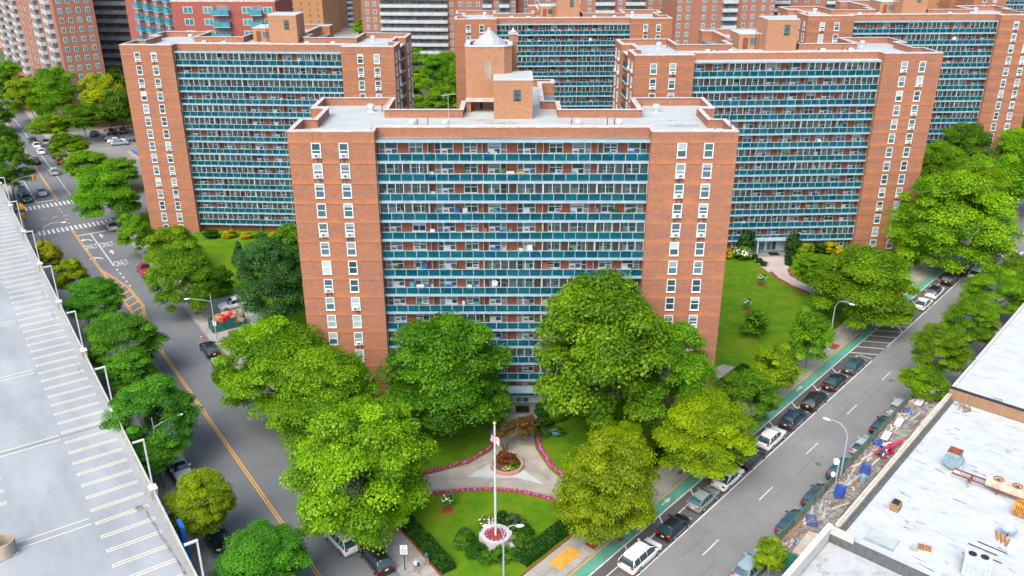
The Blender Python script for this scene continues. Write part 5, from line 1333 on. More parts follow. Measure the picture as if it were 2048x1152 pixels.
# parked bicycle below that sign
x, y, _ = FR(18.6, -6.3)
bk = thing('bicycle', 'dark parked bicycle beside the white and blue sign', 'bicycle', (x, y, .14), FR.rz)
for q in (-.52, .52):
    b = MB()
    b.tube([(math.cos(k * .449) * .33, 0, .33 + math.sin(k * .449) * .33) for k in range(15)], .025, 5); b.obj('wheel', 'tyre', bk, (q, 0, 0))
MB().tube([(-.52, 0, .33), (-.1, 0, .33), (.38, 0, .78), (-.2, 0, .80), (-.1, 0, .33)], .025, 5).tube([(-.2, 0, .8), (-.52, 0, .33)], .02, 5).tube([(.36, 0, .95), (.52, 0, .33)], .022, 5).obj('frame', 'dumpster', bk)
MB().box(-.35, -.1, -.07, .07, .88, .94).obj('saddle', 'black', bk); MB().tube([(.36, -.26, .98), (.36, .26, .98)], .02, 5).obj('handlebar', 'dark', bk)
# traffic cone
x, y, _ = FL(49.9, 5.6)
cn = thing('traffic_cone', 'orange traffic cone on the street above the black SUV', 'cone', (x, y, .005)); MB().box(-.25, .25, -.25, .25, 0, .05).obj('base', 'orange', cn); MB().lathe([(.17, .05), (.11, .38), (.105, .38), (.04, .85)], 12).obj('body', 'orange', cn); MB().lathe([(.125, .4), (.095, .55)], 12, cap=False).obj('band', 'sign_w', cn)
# traffic signals
def signal(label, X, Y, ang, arm, h=6.2):
    t = thing('traffic_signal', label, 'traffic light', (X, Y, .13)); MB().lathe([(.2, 0), (.16, .4), (.09, .5), (.07, h + .3)], 8).obj('pole', 'dark', t)
    c_, s_ = math.cos(ang), math.sin(ang); MB().tube([(0, 0, h - .8), (c_ * arm * .4, s_ * arm * .4, h + .1), (c_ * arm, s_ * arm, h + .3)], .05).obj('arm', 'galv', t)
    for a in (0, 90):
        hd = MB().box(-.22, .22, -.22, .22, -.6, .6).obj('signal_head', 'signal_y', t, (c_ * arm + (a / 90) * .1, s_ * arm, h - .2 - a / 900), ang + R(a) * .5)
        for q, m_ in ((.38, 'lamp_red'), (0, 'grille'), (-.38, 'grille')): MB().lathe([(.15, 0), (.15, .04)], 10).obj('lens', m_, hd, (0, -.22, q)).rotation_euler = (R(90), 0, 0)
    return t
x, y, _ = FL(138.6, -9.2); signal('yellow traffic signal over the far crosswalk', x, y, aL, 4.6)
x, y, _ = FL(116.5, 8.0); signal('yellow traffic signal before the large corner tree', x, y, aL + math.pi * .8, 3.4, 7.5)
x, y, _ = FL(118.4, -9.6)
sg = thing('warning_sign', 'yellow diamond warning sign and signal on a pole at the left crosswalk', 'sign', (x, y, .13)); MB().tube([(0, 0, 0), (0, 0, 6.0)], .06, 8).obj('post', 'dark', sg)
MB().box(-.55, .55, -.09, -.06, -.55, .55).obj('board', 'signal_y', sg, (0, 0, 5.6)).rotation_euler = (0, R(45), 0)
MB().box(-.35, .35, -.35, .1, 3.2, 4.2).obj('signal_head', 'signal_y', sg)
# dumpster with rubbish
dm = thing('dumpster', 'dark green open dumpster heaped with brown rubbish on the driveway', 'dumpster', (-44.9, 122.6, .15), math.atan2(FL.n[1], FL.n[0]))
b = MB(); Ld, Wd, Hd = 5.2, 2.4, 1.8
b.box(-Ld / 2, Ld / 2, -Wd / 2, -Wd / 2 + .1, 0, Hd); b.box(-Ld / 2, Ld / 2, Wd / 2 - .1, Wd / 2, 0, Hd); b.box(-Ld / 2, -Ld / 2 + .1, -Wd / 2 + .1, Wd / 2 - .1, 0, Hd); b.box(Ld / 2 - .1, Ld / 2, -Wd / 2 + .1, Wd / 2 - .1, 0, Hd); b.box(-Ld / 2 + .1, Ld / 2 - .1, -Wd / 2 + .1, Wd / 2 - .1, .05, .2)
for k in range(6):
    for sy in (-Wd / 2 - .06, Wd / 2): b.box(-Ld / 2 + .3 + k * .8, -Ld / 2 + .4 + k * .8, sy, sy + .06, .1, Hd - .1)
b.obj('container', 'dumpster', dm)
rd = random.Random(4); dbm = MB()
for k in range(70):
    a, b_, c_ = rd.uniform(.2, .7), rd.uniform(.2, .6), rd.uniform(.1, .4)
    dbm.box(-a, a, -b_, b_, -c_, c_, rd.choice((0, 0, 0, 1, 2, 3)), X=Matrix.Translation((rd.uniform(-2.0, 2.0), rd.uniform(-.7, .7), rd.uniform(1.0, 1.9))) @ Matrix.Rotation(rd.uniform(0, 3), 4, 'Z') @ Matrix.Rotation(rd.uniform(-.6, .6), 4, 'X'))
tag(thing('rubbish', 'brown cardboard and planks heaped in the green dumpster', 'rubbish', (-44.9, 122.6, .15), math.atan2(FL.n[1], FL.n[0])), kind='stuff')
rub = [o for o in bpy.data.objects if o.name.startswith('rubbish')][-1]; dbm.obj('heap', ['card', 'ply', 'red_board', 'concrete'], rub)
# blue pylon sign near the garage
x, y, _ = FL(-2.0, -10.7)
sg = thing('pylon_sign', 'tall blue sign panel beside the garage rail near the bottom', 'sign', (x, y, .13), FL.rz)
MB().box(-.75, .75, -.2, .2, 1.2, 6.6).obj('panel', 'sign_blue', sg); MB().box(-.6, .6, -.205, -.201, 5.4, 6.3).obj('band', 'sign_w', sg); MB().tube([(-.5, 0, 0), (-.5, 0, 1.25)], .07).tube([(.5, 0, 0), (.5, 0, 1.25)], .07).obj('legs', 'dark', sg)

# ------------------------------------------------------------------ parking garage on the left
gz = 7.0
gar = thing('parking_garage', 'pale parking garage with painted open top deck at the left', 'parking garage', (0, 0, 0))
b = MB(); sbox(b, FL, -45, 150, -75, -11.9, 0, gz); b.obj('deck', 'deck', gar)
b = MB(); sbox(b, FL, -45, 150, -11.9, -11.55, 0, gz + .42); b.obj('kerb_beam', 'tanconc', gar)
b = MB()
for z in (.55, .8, 1.05): b.tube([FL(-45, -11.72, gz + z), FL(150, -11.72, gz + z)], .05, 5)
for k in range(98): b.tube([FL(-45 + k * 2, -11.72, gz + .4), FL(-45 + k * 2, -11.72, gz + 1.05)], .035, 4)
b.obj('guard_rail', 'steel', gar)
post_s = [-31.9, -14.4, 3.2, 20.8, 38.6, 57.2, 75.2, 94, 112, 130, 147]
for s in post_s:
    b = MB(); sbox(b, FL, s - .4, s + .4, -12.05, -11.4, gz - 1.2, gz + 1.1); b.obj('pier', 'tanconc', gar)
    b = MB(); sbox(b, FL, s - .45, s + .45, -12.1, -11.35, gz + 1.1, gz + 1.2); b.obj('pier_cap', 'sign_w', gar)
def stall(s, t0, t1, gap=.34, lw=.11, m='line_c'):
    b = MB(); z = gz + .005
    strip(b, FL, s - gap / 2 - lw / 2, s - gap / 2 + lw / 2, t1, t0, z); strip(b, FL, s + gap / 2 - lw / 2, s + gap / 2 + lw / 2, t1, t0, z); strip(b, FL, s - gap / 2 - lw / 2, s + gap / 2 + lw / 2, t1 - lw, t1, z)
    b.obj('stall_line', m, gar)
s = -12.0; i = 0
while s < 140:
    if abs(s - 19.0) > .1: stall(s, -12.5, -17.25)
    s += 2.35; i += 1
for s in (2.8, 20.1, 38.4, 56.0, 73.8, 91.6): stall(s, -17.7, -24.0, 1.0)
for k in range(9): stall(10.5 + k * 2.35 if 10.5 + k * 2.35 < 19 else 23 + (k - 4) * 2.35, -23.9, -30, .34)
for s in (20.1, 74.4):
    b = MB(); strip(b, FL, s - .06, s + .06, -60, -11.9, gz + .004); b.obj('expansion_joint', 'tarp_grey', gar)
b = MB()   # stain running to the drain
rd = random.Random(2)
pts = []
for k in range(16):
    a = k * .3927; r_ = rd.uniform(.35, .75); pts.append(FL(2.1 + math.cos(a) * r_ * .8, -13.3 + math.sin(a) * r_, gz + .011))
b.poly(pts)
for k in range(12): sline(b, FL, (1.8 - k * .95, -13.0 + .06 * k + rd.uniform(-.06, .06)), (.7 - k * .95, -12.95 + .06 * k + rd.uniform(-.06, .06)), rd.uniform(.12, .3), gz + .012 + k * .0004)
for s0 in (38, 57, 66, 84):
    for k in range(5): sline(b, FL, (s0 - k * .8, -13.0 + rd.uniform(-.1, .1)), (s0 - k * .8 - .7, -13.0 + rd.uniform(-.1, .1)), rd.uniform(.05, .16), gz + .012 + k * .0004)
b.obj('oil_stain', 'stain', gar)
# tyre sweeps
for k in range(6):
    b = MB()
    s0 = -4 + k * 9; r_ = 9
    for j in range(10):
        a = j * .1; sline(b, FL, (s0 + math.sin(a) * r_, -22 + (1 - math.cos(a)) * r_), (s0 + math.sin(a + .1) * r_, -22 + (1 - math.cos(a + .1)) * r_), .06, gz + .003)
    b.obj('tyre_mark', mat('tyre_mark', (.29, .35, .38), (.33, .40, .43), 1.0), gar)

pb = thing('concrete_bin', 'round tan concrete planter on the garage deck at the left edge', 'planter', FL(2.2, -24.9, gz)); MB().lathe([(.95, 0), (1.0, 1.5), (.85, 1.5), (.8, .5), (.1, .5)], 20, cap=False).obj('drum', 'tanconc', pb); MB().lathe([(1.3, 0), (1.3, .15)], 4).obj('plinth', 'deck', pb)
for i, s in enumerate(post_s[1:9]):
    x, y, _ = FL(s, -11.72)
    t = thing('deck_light', 'white square light pole on the garage rail, %s from the bottom' % ORD[i], 'light pole', (x, y, gz + 1.2), FL.rz, 'light poles along the garage rail')
    MB().box(-.07, .07, -.07, .07, 0, 5.4).obj('pole', 'pole_white', t); MB().box(-.12, .12, -.08, 1.0, 5.4, 5.52).obj('lamp_head', 'pole_white', t); MB().box(-.3, .3, -.3, .3, -.002, .06).obj('base_plate', 'sign_w', t)

# ------------------------------------------------------------------ storefront roofs on the right
sf = thing('storefront', 'low storefront with dirty white roof, beside the sidewalk shed', 'building', (0, 0, 0))
b = MB(); sbox(b, FR, 13.5, 48, 13.75, 75, -.1, 4.3); b.obj('roof', 'roof_w', sf)
b = MB(); sbox(b, FR, 13.4, 48.05, 13.32, 13.72, 0, 5.0); b.obj('street_wall', 'kerb', sf)
for z, a, w_ in ((5.0, 13.28, .28), (5.0, 13.62, .18)):
    b = MB(); sbox(b, FR, 14, 48, a, a + w_, z, z + .07); b.obj('coping', 'timber', sf)
b = MB(); sbox(b, FR, 14, 47.9, 13.73, 14.25, 4.3, 4.36); b.obj('flashing', 'tarp_grey', sf)
b = MB(); sbox(b, FR, 13.0, 13.39, 13.4, 75, 0, 4.6); b.obj('party_wall', 'tarp_grey', sf)
s2 = thing('storefront', 'low storefront with white roof behind the brick party wall', 'building', (0, 0, 0))
b = MB(); sbox(b, FR, 48.6, 112, 13.7, 70, -.1, 5.4); b.obj('roof', 'roof_w', s2)
b = MB(); sbox(b, FR, 48.1, 48.55, 13.4, 75, 0, 5.75); b.obj('party_wall', 'brick_old', s2)
b = MB(); sbox(b, FR, 48.06, 48.59, 13.36, 75, 5.75, 5.85); b.obj('party_coping', 'dark', s2)
b = MB(); sbox(b, FR, 48.6, 112, 13.3, 13.68, 0, 5.6); b.obj('street_wall', 'stone', s2)
b = MB(); sbox(b, FR, 82, 82.4, 13.8, 70, 5.4, 6.0); b.obj('party_wall', 'brick_old', s2)
for s0, s1, m_ in ((60, 68, 'awning'), (68.5, 74, 'red_board')):
    b = MB(); b.add([FR(s0, 13.28, 4.0), FR(s1, 13.28, 4.0), FR(s1, 12.0, 2.9), FR(s0, 12.0, 2.9), FR(s1, 12.0, 2.5), FR(s0, 12.0, 2.5)], [(0, 1, 2, 3), (3, 2, 4, 5)]); b.obj('awning', m_, s2)
s3 = thing('storefront', 'lower storefront roof with tall white parapet at the bottom right', 'building', (0, 0, 0))
b = MB(); sbox(b, FR, -30, 12.95, 13.35, 75, -.1, 3.6); b.obj('roof', 'roof_dirty', s3)
b = MB(); sbox(b, FR, -30, 13.35, 12.9, 13.3, 0, 5.3); b.obj('street_parapet', 'stone', s3)
b = MB(); sbox(b, FR, 12.9, 13.35, 13.31, 15.6, 4.601, 5.3); b.obj('return_parapet', 'stone', s3)
b = MB(); sbox(b, FR, -30, 13.4, 12.85, 13.36, 5.3, 5.38); b.obj('parapet_cap', 'sign_w', s3)
def on_roof(name, label, cat, s, t_, z=4.3, rz_=0): return thing(name, label, cat, FR(s, t_, z), FR.rz + rz_)
t = on_roof('roof_blower', 'blue grey scroll blower with rusty square hood on the roof', 'blower', 32.6, 18.6)
b = MB(); n_ = 18
pts = [(math.cos(k * 2 * math.pi / n_) * .95, 1.15 + math.sin(k * 2 * math.pi / n_) * .8) for k in range(n_)]
b.add([(-.55, p[0], p[1]) for p in pts] + [(.55, p[0], p[1]) for p in pts], [(k, (k + 1) % n_, n_ + (k + 1) % n_, n_ + k) for k in range(n_)] + [tuple(range(n_)), tuple(reversed(range(n_, 2 * n_)))]); b.obj('scroll', 'bluegrey', t)
MB().box(-.65, .65, -.6, .7, 1.7, 2.3).obj('hood', 'bluegrey', t); MB().box(-.66, .66, -.61, .71, 2.3, 2.36).obj('hood_top', 'rust', t); MB().box(-.35, .35, -.9, -.3, 0, .6).obj('foot', 'sign_w', t)
t = on_roof('condenser', 'long cream condenser with two fans on rusty rails', 'air conditioner', 31.4, 24.0)
MB().box(-.55, .55, -2.1, 1.7, .7, 1.55).obj('cabinet', 'cream_metal', t)
for q in (-1.1, .7): MB().lathe([(.48, 0), (.48, .1), (.42, .1), (.40, -.02), (.1, .02)], 16).obj('fan', 'rust', t, (0, q, 1.55))
for q in (-.5, .5): MB().box(q - .07, q + .07, -2.3, 5.0, .55, .69).obj('rail', 'rust', t)
for q in (-2.1, .5, 3.2): MB().box(-.6, .6, q - .06, q + .06, 0, .55).obj('stand', 'rust', t)
t = on_roof('rusty_blower', 'yellow rusty blower with bent brown duct at the right edge', 'blower', 28.8, 26.6)
MB().box(-.6, .6, -.2, 1.0, .3, 1.5).obj('housing', 'yellow_rust', t); MB().tube([(0, -.2, .9), (0, -.9, 1.2), (0, -1.5, .9), (0, -1.7, .3), (0, -1.7, 0)], .38, 10).obj('duct', 'rust', t); MB().box(-.3, .7, -.9, -.2, 1.3, 2.0).obj('motor', 'bluegrey', t); MB().box(-.31, .71, -.91, -.19, 2.0, 2.05).obj('motor_cap', 'rust', t)
for k in range(5): MB().box(-.62, -.601, -.1 + k * .2, -.02 + k * .2, .4, 1.4).obj('slat', 'rust', t)
t = on_roof('roof_chimney', 'short brick chimney with dark cap on the white roof', 'chimney', 21.2, 16.6); MB().box(-.5, .5, -.45, .45, 0, .95).obj('stack', 'brick_old', t); MB().box(-.35, .35, -.3, .3, .95, 1.15).obj('cap', 'dark', t); MB().box(-.65, .65, -.6, .6, -.002, .1).obj('flashing', 'sign_w', t)
t = on_roof('roof_vent_pipe', 'thin rusty vent pipe standing on the white roof', 'vent', 30.2, 20.9); MB().tube([(0, 0, 0), (0, 0, .8)], .08, 8).obj('pipe', 'bluegrey', t); MB().lathe([(.14, .75), (.14, 1.0), (.05, 1.1)], 8).obj('cap', 'rust', t)
t = on_roof('skylight_kerb', 'low white skylight curb at the corner of the roof', 'skylight', 15.6, 17.3); MB().box(-1.0, 1.0, -1.4, 1.2, 0, .3).obj('kerb', 'roof', t); MB().box(-1.05, -.95, -1.45, 1.25, .15, .34).obj('edge', 'bluegrey', t)
t = on_roof('roof_hatch', 'small brown wooden hatch on the white roof', 'hatch', 16.9, 20.9, rz_=.3); MB().box(-.5, .5, -.6, .6, 0, .35).obj('frame', 'cream_metal', t)
for k in range(4): MB().box(-.46, .46, -.55 + k * .28, -.30 + k * .28, .35, .39).obj('plank', 'card', t)
t = on_roof('roof_stub_pipe', 'short grey T shaped pipe beside the wooden hatch', 'vent', 16.3, 20.0); MB().tube([(0, 0, 0), (0, 0, .7)], .07, 8).obj('pipe', 'galv', t); MB().box(-.2, .2, -.3, .3, 0, .04).obj('plate', 'galv', t)
t = on_roof('rooftop_unit', 'grey white rooftop air unit with two round fans at the bottom right', 'air conditioner', 16.9, 25.4, rz_=.25); MB().box(-.95, .95, -1.15, 1.15, .12, 1.75).obj('cabinet', 'bluegrey_light', t) if 'bluegrey_light' in M else MB().box(-.95, .95, -1.15, 1.15, .12, 1.75).obj('cabinet', mat('cabinet_grey', (.52, .56, .57), (.42, .46, .47), 1.5, rough=.5), t)
for q in (-.5, .5): MB().lathe([(.36, 0), (.36, .05), (.3, .05), (.28, .01), (.05, .02)], 16).obj('fan', 'dark', t, (.35, q, 1.75))
for k in range(6): MB().box(-.955, -.95, -1.0 + k * .33, -.75 + k * .33, .4, 1.5).obj('louvre', 'galv', t)
t = on_roof('satellite_dish', 'grey satellite dish lying by junk on the white roof', 'satellite dish', 24.5, 26.2); MB().lathe([(.05, .5), (.4, .6), (.75, .85)], 16, cap=False).obj('dish', 'galv', t); MB().tube([(0, 0, 0), (0, 0, .52)], .06).obj('mount', 'dark', t)
t = on_roof('timber_pile', 'small pile of brown boards beside the satellite dish', 'timber', 23.6, 26.0)
for k in range(6): MB().box(-.7, .7, -.09, .09, 0, .08).obj('board', 'card', t, (.1 * k - .2, .22 * k - .5, .03 * (k % 3)), .3 * (k % 2))
for i in range(4):
    t = on_roof('roof_conduit', 'dark conduit strip on the white roof, %s from the hatch' % ORD[i], 'conduit', 19.0 + i * .9, 25.0 + .6 * (i % 2), 4.31); MB().box(-.05, .05, -1.3, 1.3, 0, .06).obj('strip', 'dark', t)
rd = random.Random(9); b = MB()   # tar patches, seams
for k in range(60):
    s0 = rd.uniform(14, 47); t0 = rd.uniform(14.5, 30); l = rd.uniform(.3, 1.6)
    sline(b, FR, (s0, t0), (s0 + rd.uniform(-.3, .3), t0 + l), rd.uniform(.04, .22), 4.306 + .0004 * (k % 5))
for s0 in (20.5, 27, 33.5, 40): sline(b, FR, (s0, 14.4), (s0 + .3, 40), .035, 4.303)
b.obj('tar_patch', 'roof_tar', sf) if 'roof_tar' in M else b.obj('tar_patch', mat('roof_tar', (.12, .14, .15), (.35, .38, .4), 2.0), sf)
t = thing('roof_junk', 'heap of broken boards in the roof corner by the brick wall', 'rubbish', FR(46.6, 15.6, 4.3), FR.rz)
for k in range(9): MB().box(-.6, .6, -.06, .06, 0, .07).obj('board', 'ply', t, (rd.uniform(-.7, .7), rd.uniform(-.7, .7), .05 * k), rd.uniform(0, 3))
t = thing('vent_box', 'white louvred vent box on the brick party wall', 'vent', FR(49.3, 18.8, 5.4), FR.rz); MB().box(-.4, .4, -.55, .55, 0, .8).obj('box', 'sign_w', t)
for k in range(6): MB().box(-.42, -.401, -.45 + k * .17, -.36 + k * .17, .1, .7).obj('slat', 'grille', t)

# sidewalk shed (scaffold bridge)
sh = thing('sidewalk_shed', 'green sidewalk shed with plank deck along the storefront', 'scaffold', FR(8.2, 9.7, 0), FR.rz)
LS_ = 41.5
for k in range(15):
    for y_ in (0.0, -2.9): MB().tube([(.2 + k * LS_ / 14.2, y_, .13), (.2 + k * LS_ / 14.2, y_, 3.0)], .06, 6).obj('post', 'galv', sh)
for y_ in (0, -1.5, -2.9): MB().box(0, LS_, y_ - .08, y_ + .08, 3.0, 3.18).obj('beam', 'shed_green', sh)
pm = MB().box(.01, .36, -3.35, .1, 3.18, 3.25).mesh('plank', 'plank')
rd = random.Random(5)
for k in range(int(LS_ / .38)): inst('plank', pm, sh, (k * .38, rd.uniform(-.06, .06), rd.uniform(0, .025)))
for k in range(17):
    x0 = k * LS_ / 17; w_ = LS_ / 17
    p = MB().box(x0 + .02, x0 + w_ - .02, .12, .17, 2.95, 4.25, 0).obj('parapet_panel', 'shed_green', sh); MB().box(x0 + .05, x0 + w_ - .05, .06, .115, 3.3, 4.2).obj('plywood_lining', 'ply', p); MB().box(x0 - .03, x0 + .05, .0, .058, 3.26, 4.22).obj('stud', 'shed_green', p)
MB().box(0, LS_, .03, .2, 4.25, 4.31).obj('parapet_cap', 'shed_green', sh)
MB().box(-.06, -.01, -3.3, .17, 2.2, 4.25).obj('end_panel', 'shed_green', sh)
def on_shed(name, label, cat, x_, y_, rz_=0): return thing(name, label, cat, FR(8.2 + x_, 9.7 - y_, 3.285), FR.rz + rz_)
def frames(label, x_, y_, n_, rz_, ln=1.5):
    t = on_shed('scaffold_frames', label, 'scaffold frames', x_, y_, rz_)
    for k in range(n_):
        b = MB(); z = .05 + k * .12
        for q in (-.45, .45): b.tube([(-ln / 2, q, z), (ln / 2, q, z)], .04, 5)
        for q in range(5): b.tube([(-ln / 2 + q * ln / 4, -.45, z), (-ln / 2 + q * ln / 4, .45, z)], .03, 5)
        b.obj('frame', 'blue_frame', t)
frames('big stack of blue scaffold frames on the shed beside the lamp', 13.2, -1.2, 7, .2, 1.7)
frames('stack of blue scaffold frames on the shed above the green bin', 19.2, -1.6, 5, .25, 1.7)
frames('loose blue scaffold braces on the shed near its bottom end', 7.0, -.9, 2, .5, 1.6)
frames('small blue frame at the bottom end of the shed', 2.6, -.7, 1, .1, 1.1)
frames('blue frames beside the red boards on the shed', 25.4, -.6, 3, .4, 1.2)
frames('blue frames beside the upper white slats on the shed', 35, -.6, 2, .5, 1.2)
def slatted(label, x_, y_, rz_):
    t = on_shed('slatted_platform', label, 'platform', x_, y_, rz_)
    for q in (-.42, .42): MB().box(-1.1, 1.1, q - .06, q + .06, 0, .16).obj('side', 'blue_frame', t)
    for k in range(6): MB().box(-1.0 + k * .37, -.78 + k * .37, -.42, .42, .165, .2).obj('slat', 'sign_w', t)
slatted('white slatted blue platform, lowest of three on the shed', 27.6, -.75, .1); slatted('white slatted blue platform, middle of three on the shed', 31.6, -.8, .1); slatted('white slatted blue platform, topmost of three on the shed', 38.2, -1.0, .1)
def planks(label, x_, y_, n_, ln, rz_=0, m_='timber', w_=.24, lay=3):
    t = on_shed('plank_stack', label, 'planks', x_, y_, rz_); rd = random.Random(label)
    for l in range(lay):
        for k in range(n_): MB().box(-ln / 2, ln / 2, -w_ * .48, w_ * .48, 0, .05).obj('plank', m_, t, (rd.uniform(-.15, .15), (k - n_ / 2) * w_, l * .055), 0)
planks('pale plank stack at the bottom end of the shed', 3.2, -1.9, 4, 4.0, 0.05, lay=5); planks('grey loose planks on the shed between the blue stacks', 9.0, -2.2, 3, 5.0, .03, 'plank', .3, 2); planks('long pale planks lying along the upper shed', 33.6, -3.0, 3, 14.0, 0, 'timber', .26, 1); planks('brown timbers lying beside the pale plank stack', 4.5, -2.9, 3, 5.0, .02, 'ply', .2, 2)
t = on_shed('tarp_roll', 'dark grey rolled felt along the shed wall', 'roll', 15.5, -3.05); MB().tube([(-5.5, 0, .18), (5.5, 0, .18)], .2, 10).obj('roll', 'tarp_grey', t)
t = on_shed('waste_bin', 'grey green round bin on the shed deck', 'bin', 16.9, -2.2); MB().lathe([(.3, 0), (.38, .9), (.40, .9), (.36, .85), (.1, .2)], 14, cap=False).obj('drum', 'bluegrey', t)
t = on_shed('red_boards', 'heap of crumpled red and white boards on the shed', 'boards', 24.4, -2.0); rd = random.Random(3)
for k in range(14):
    q = rd.uniform(.5, 1.6); o = MB().box(-q, q, -.16, .16, 0, .05).obj('board', ('red_board', 'red_board', 'sign_w', 'blue_frame', 'shed_green')[k % 5], t, (rd.uniform(-1.2, 1.2), rd.uniform(-.5, .5), .1 + .05 * k)); o.rotation_euler = (rd.uniform(-.3, .3), rd.uniform(-.25, .25), rd.uniform(-.4, .6))
t = on_shed('debris_patch', 'orange brown debris at the far end of the shed', 'rubbish', 40.0, -.9)
for k in range(12): MB().box(-.2, .2, -.12, .12, 0, .1).obj('piece', 'card' if k % 4 else 'sign_w', t, (rd.uniform(-1, 1), rd.uniform(-.6, .6), 0), k)
rd = random.Random(17); b = MB()
for k in range(120):
    l_ = rd.uniform(.2, 1.9); w_ = rd.uniform(.04, .14); x_ = rd.uniform(.8, 41); y_ = rd.choice((rd.uniform(-1.1, -.1), rd.uniform(-1.1, -.1), rd.uniform(-3.1, -1.1)))
    b.box(-l_, l_, -w_, w_, 0, rd.uniform(.04, .16), rd.choice((0, 0, 0, 1, 1, 1, 2, 4)), X=Matrix.Translation((x_, y_, 3.285)) @ Matrix.Rotation(rd.gauss(0, .35), 4, 'Z'))
o = b.obj('construction_debris', ['timber', 'plank', 'galv', 'blue_frame', 'card'], None, FR(8.2, 9.7, 0), FR.rz); tag(o, 'loose boards, pipes and scraps strewn over the shed deck', 'debris', None, 'stuff')
x, y, _ = FR(22.6, 9.9)
t = thing('camera_pole', 'short grey pole with white boxes rising beside the shed', 'pole', (x, y, .13)); MB().tube([(0, 0, 0), (0, 0, 6.4)], .07, 8).obj('pole', 'galv', t); MB().box(-.55, -.05, -.2, .2, 6.0, 6.5).obj('box', 'sign_w', t); MB().lathe([(.22, 0), (.25, .3), (.1, .5)], 10).obj('globe', 'sign_w', t, (-.4, 0, 4.4))
# ------------------------------------------------------------------ farther buildings
fw = MB(); fw.box(-.6, .6, -.05, 0, -.75, .75, 0); fw.box(-.5, -.04, -.06, -.051, -.65, .65, 1); fw.box(.04, .5, -.06, -.051, -.65, .65, 1)
FW1 = fw.mesh('window', ['white', 'pane_teal']); 
fw = MB(); fw.box(-.5, .5, -.05, 0, -.72, .72, 0); fw.box(-.42, .42, -.06, -.051, -.62, -.02, 1); fw.box(-.42, .42, -.06, -.051, .04, .62, 1)
FW2 = fw.mesh('window', ['tanconc', 'pane_dark'])
fw = MB(); fw.box(-1.1, 1.1, -.05, 0, -.75, .75, 0); fw.box(-1.0, -.04, -.06, -.051, -.66, .66, 1); fw.box(.04, 1.0, -.06, -.051, -.66, .66, 1)
FW3 = fw.mesh('window', ['white', 'pane_teal'])
def bal(w_, dpt=1.4):
    b = MB(); b.box(-w_ / 2, w_ / 2, -dpt, -.002, -.2, 0, 0); b.box(-w_ / 2, w_ / 2, -dpt - .04, -dpt, 0.02, 1.05, 1)
    for sx in (-w_ / 2, w_ / 2 - .05): b.box(sx, sx + .05, -dpt, -.01, .02, 1.05, 1)
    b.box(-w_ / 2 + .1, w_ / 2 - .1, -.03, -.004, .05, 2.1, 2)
    return b
def far_building(label, x, y, rz_, w_, d_, h, mwall, z0=0, cols=(), bals=(), sidecols=(), sidebals=(), side=1, floor=2.75, top=None, wm=FW2, wall_rows=None, roofm='roof', railm='far_rail'):
    t = thing('apartment_block', label, 'apartment building', (x, y, 0), rz_)
    MB().box(-w_ / 2, w_ / 2, 0, d_, 0, h).obj('wall', mwall, t)
    MB().box(-w_ / 2 + .4, w_ / 2 - .4, .4, d_ - .4, h, h + .05).obj('roof', roofm, t)
    b = MB()
    for a in ((-w_ / 2 - .05, w_ / 2 + .05, -.05, .38), (-w_ / 2 - .05, w_ / 2 + .05, d_ - .38, d_ + .05), (-w_ / 2 - .05, -w_ / 2 + .38, .38, d_ - .38), (w_ / 2 - .38, w_ / 2 + .05, .38, d_ - .38)): b.box(*a, h - .02, h + .5)
    b.obj('parapet', 'coping', t)
    n = int((h - 1.0) / floor); k0 = max(0, int(z0 / floor))
    cache = {}
    for k in range(k0, n):
        z = h - 1.9 - (n - 1 - k) * floor
        for c_ in cols: inst('window', wm, t, (c_, -.003, z))
        for c_, bw in bals:
            if bw not in cache: cache[bw] = bal(bw).mesh('balcony', ['slab', railm, 'far_back'])
            inst('balcony', cache[bw], t, (c_, 0, z - 1.0))
        for c_ in sidecols: inst('window', wm, t, (side * (w_ / 2 + .003), c_, z), R(90) * side)
        for c_, bw in sidebals:
            if bw not in cache: cache[bw] = bal(bw).mesh('balcony', ['slab', railm, 'far_back'])
            inst('balcony', cache[bw], t, (side * w_ / 2, c_, z - 1.0), R(90) * side)
    return t
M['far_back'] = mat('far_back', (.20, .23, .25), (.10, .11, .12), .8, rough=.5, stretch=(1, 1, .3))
M['far_rail'] = mat('far_rail', (.50, .55, .56), (.4, .45, .47), .6, rough=.6)
M['far_rail_dark'] = mat('far_rail_dark', (.28, .29, .29), (.2, .21, .21), .6, rough=.7)
BR = 'brick_far'
far_building('brown brick tower with white balconies at the upper left corner', -167.7, 307.4, R(-52.2), 110, 11, 52, BR, 6, cols=(-50, -46, -34, -30, -16, -12, -1.5, 3, 9, 13.5, 18.5, 23, 37, 41.5), bals=((-40, 6.5), (-23, 6.5), (-7, 6.5), (30, 6.5), (47.5, 6.5)), sidecols=(1.6, 4.0, 6.6, 9.2), wm=FW1)
far_building('dark wall of full width grey balconies beside the upper left brick tower', -131.5, 296, R(-4), 17, 14, 52, BR, 6, bals=((0, 16.4),), railm='far_rail_dark')
M['far_rail_teal'] = mat('far_rail_teal', (.05, .30, .38), (.04, .22, .3), .6, rough=.4)
far_building('crimson brick building with teal windows above the left tower roof', -69.0, 216, R(-1), 25, 16, 40.6, 'brick_red', 22, cols=(-8.6, -3.8, 5.5, 10.6), bals=((-.5, 4.0), (8.0, 2.8)), wm=FW3, railm='far_rail_teal')
far_building('crimson brick wing with stacked corner balconies left of the crimson building', -92.2, 229.5, R(-46), 30, 14, 46, 'brick_red', 20, cols=(-8.2, -2.0, 4.2, 10.4), bals=((-5.1, 3.0), (1.1, 3.0), (7.3, 3.0), (13.0, 2.6)), wm=FW1, railm='far_rail_teal')
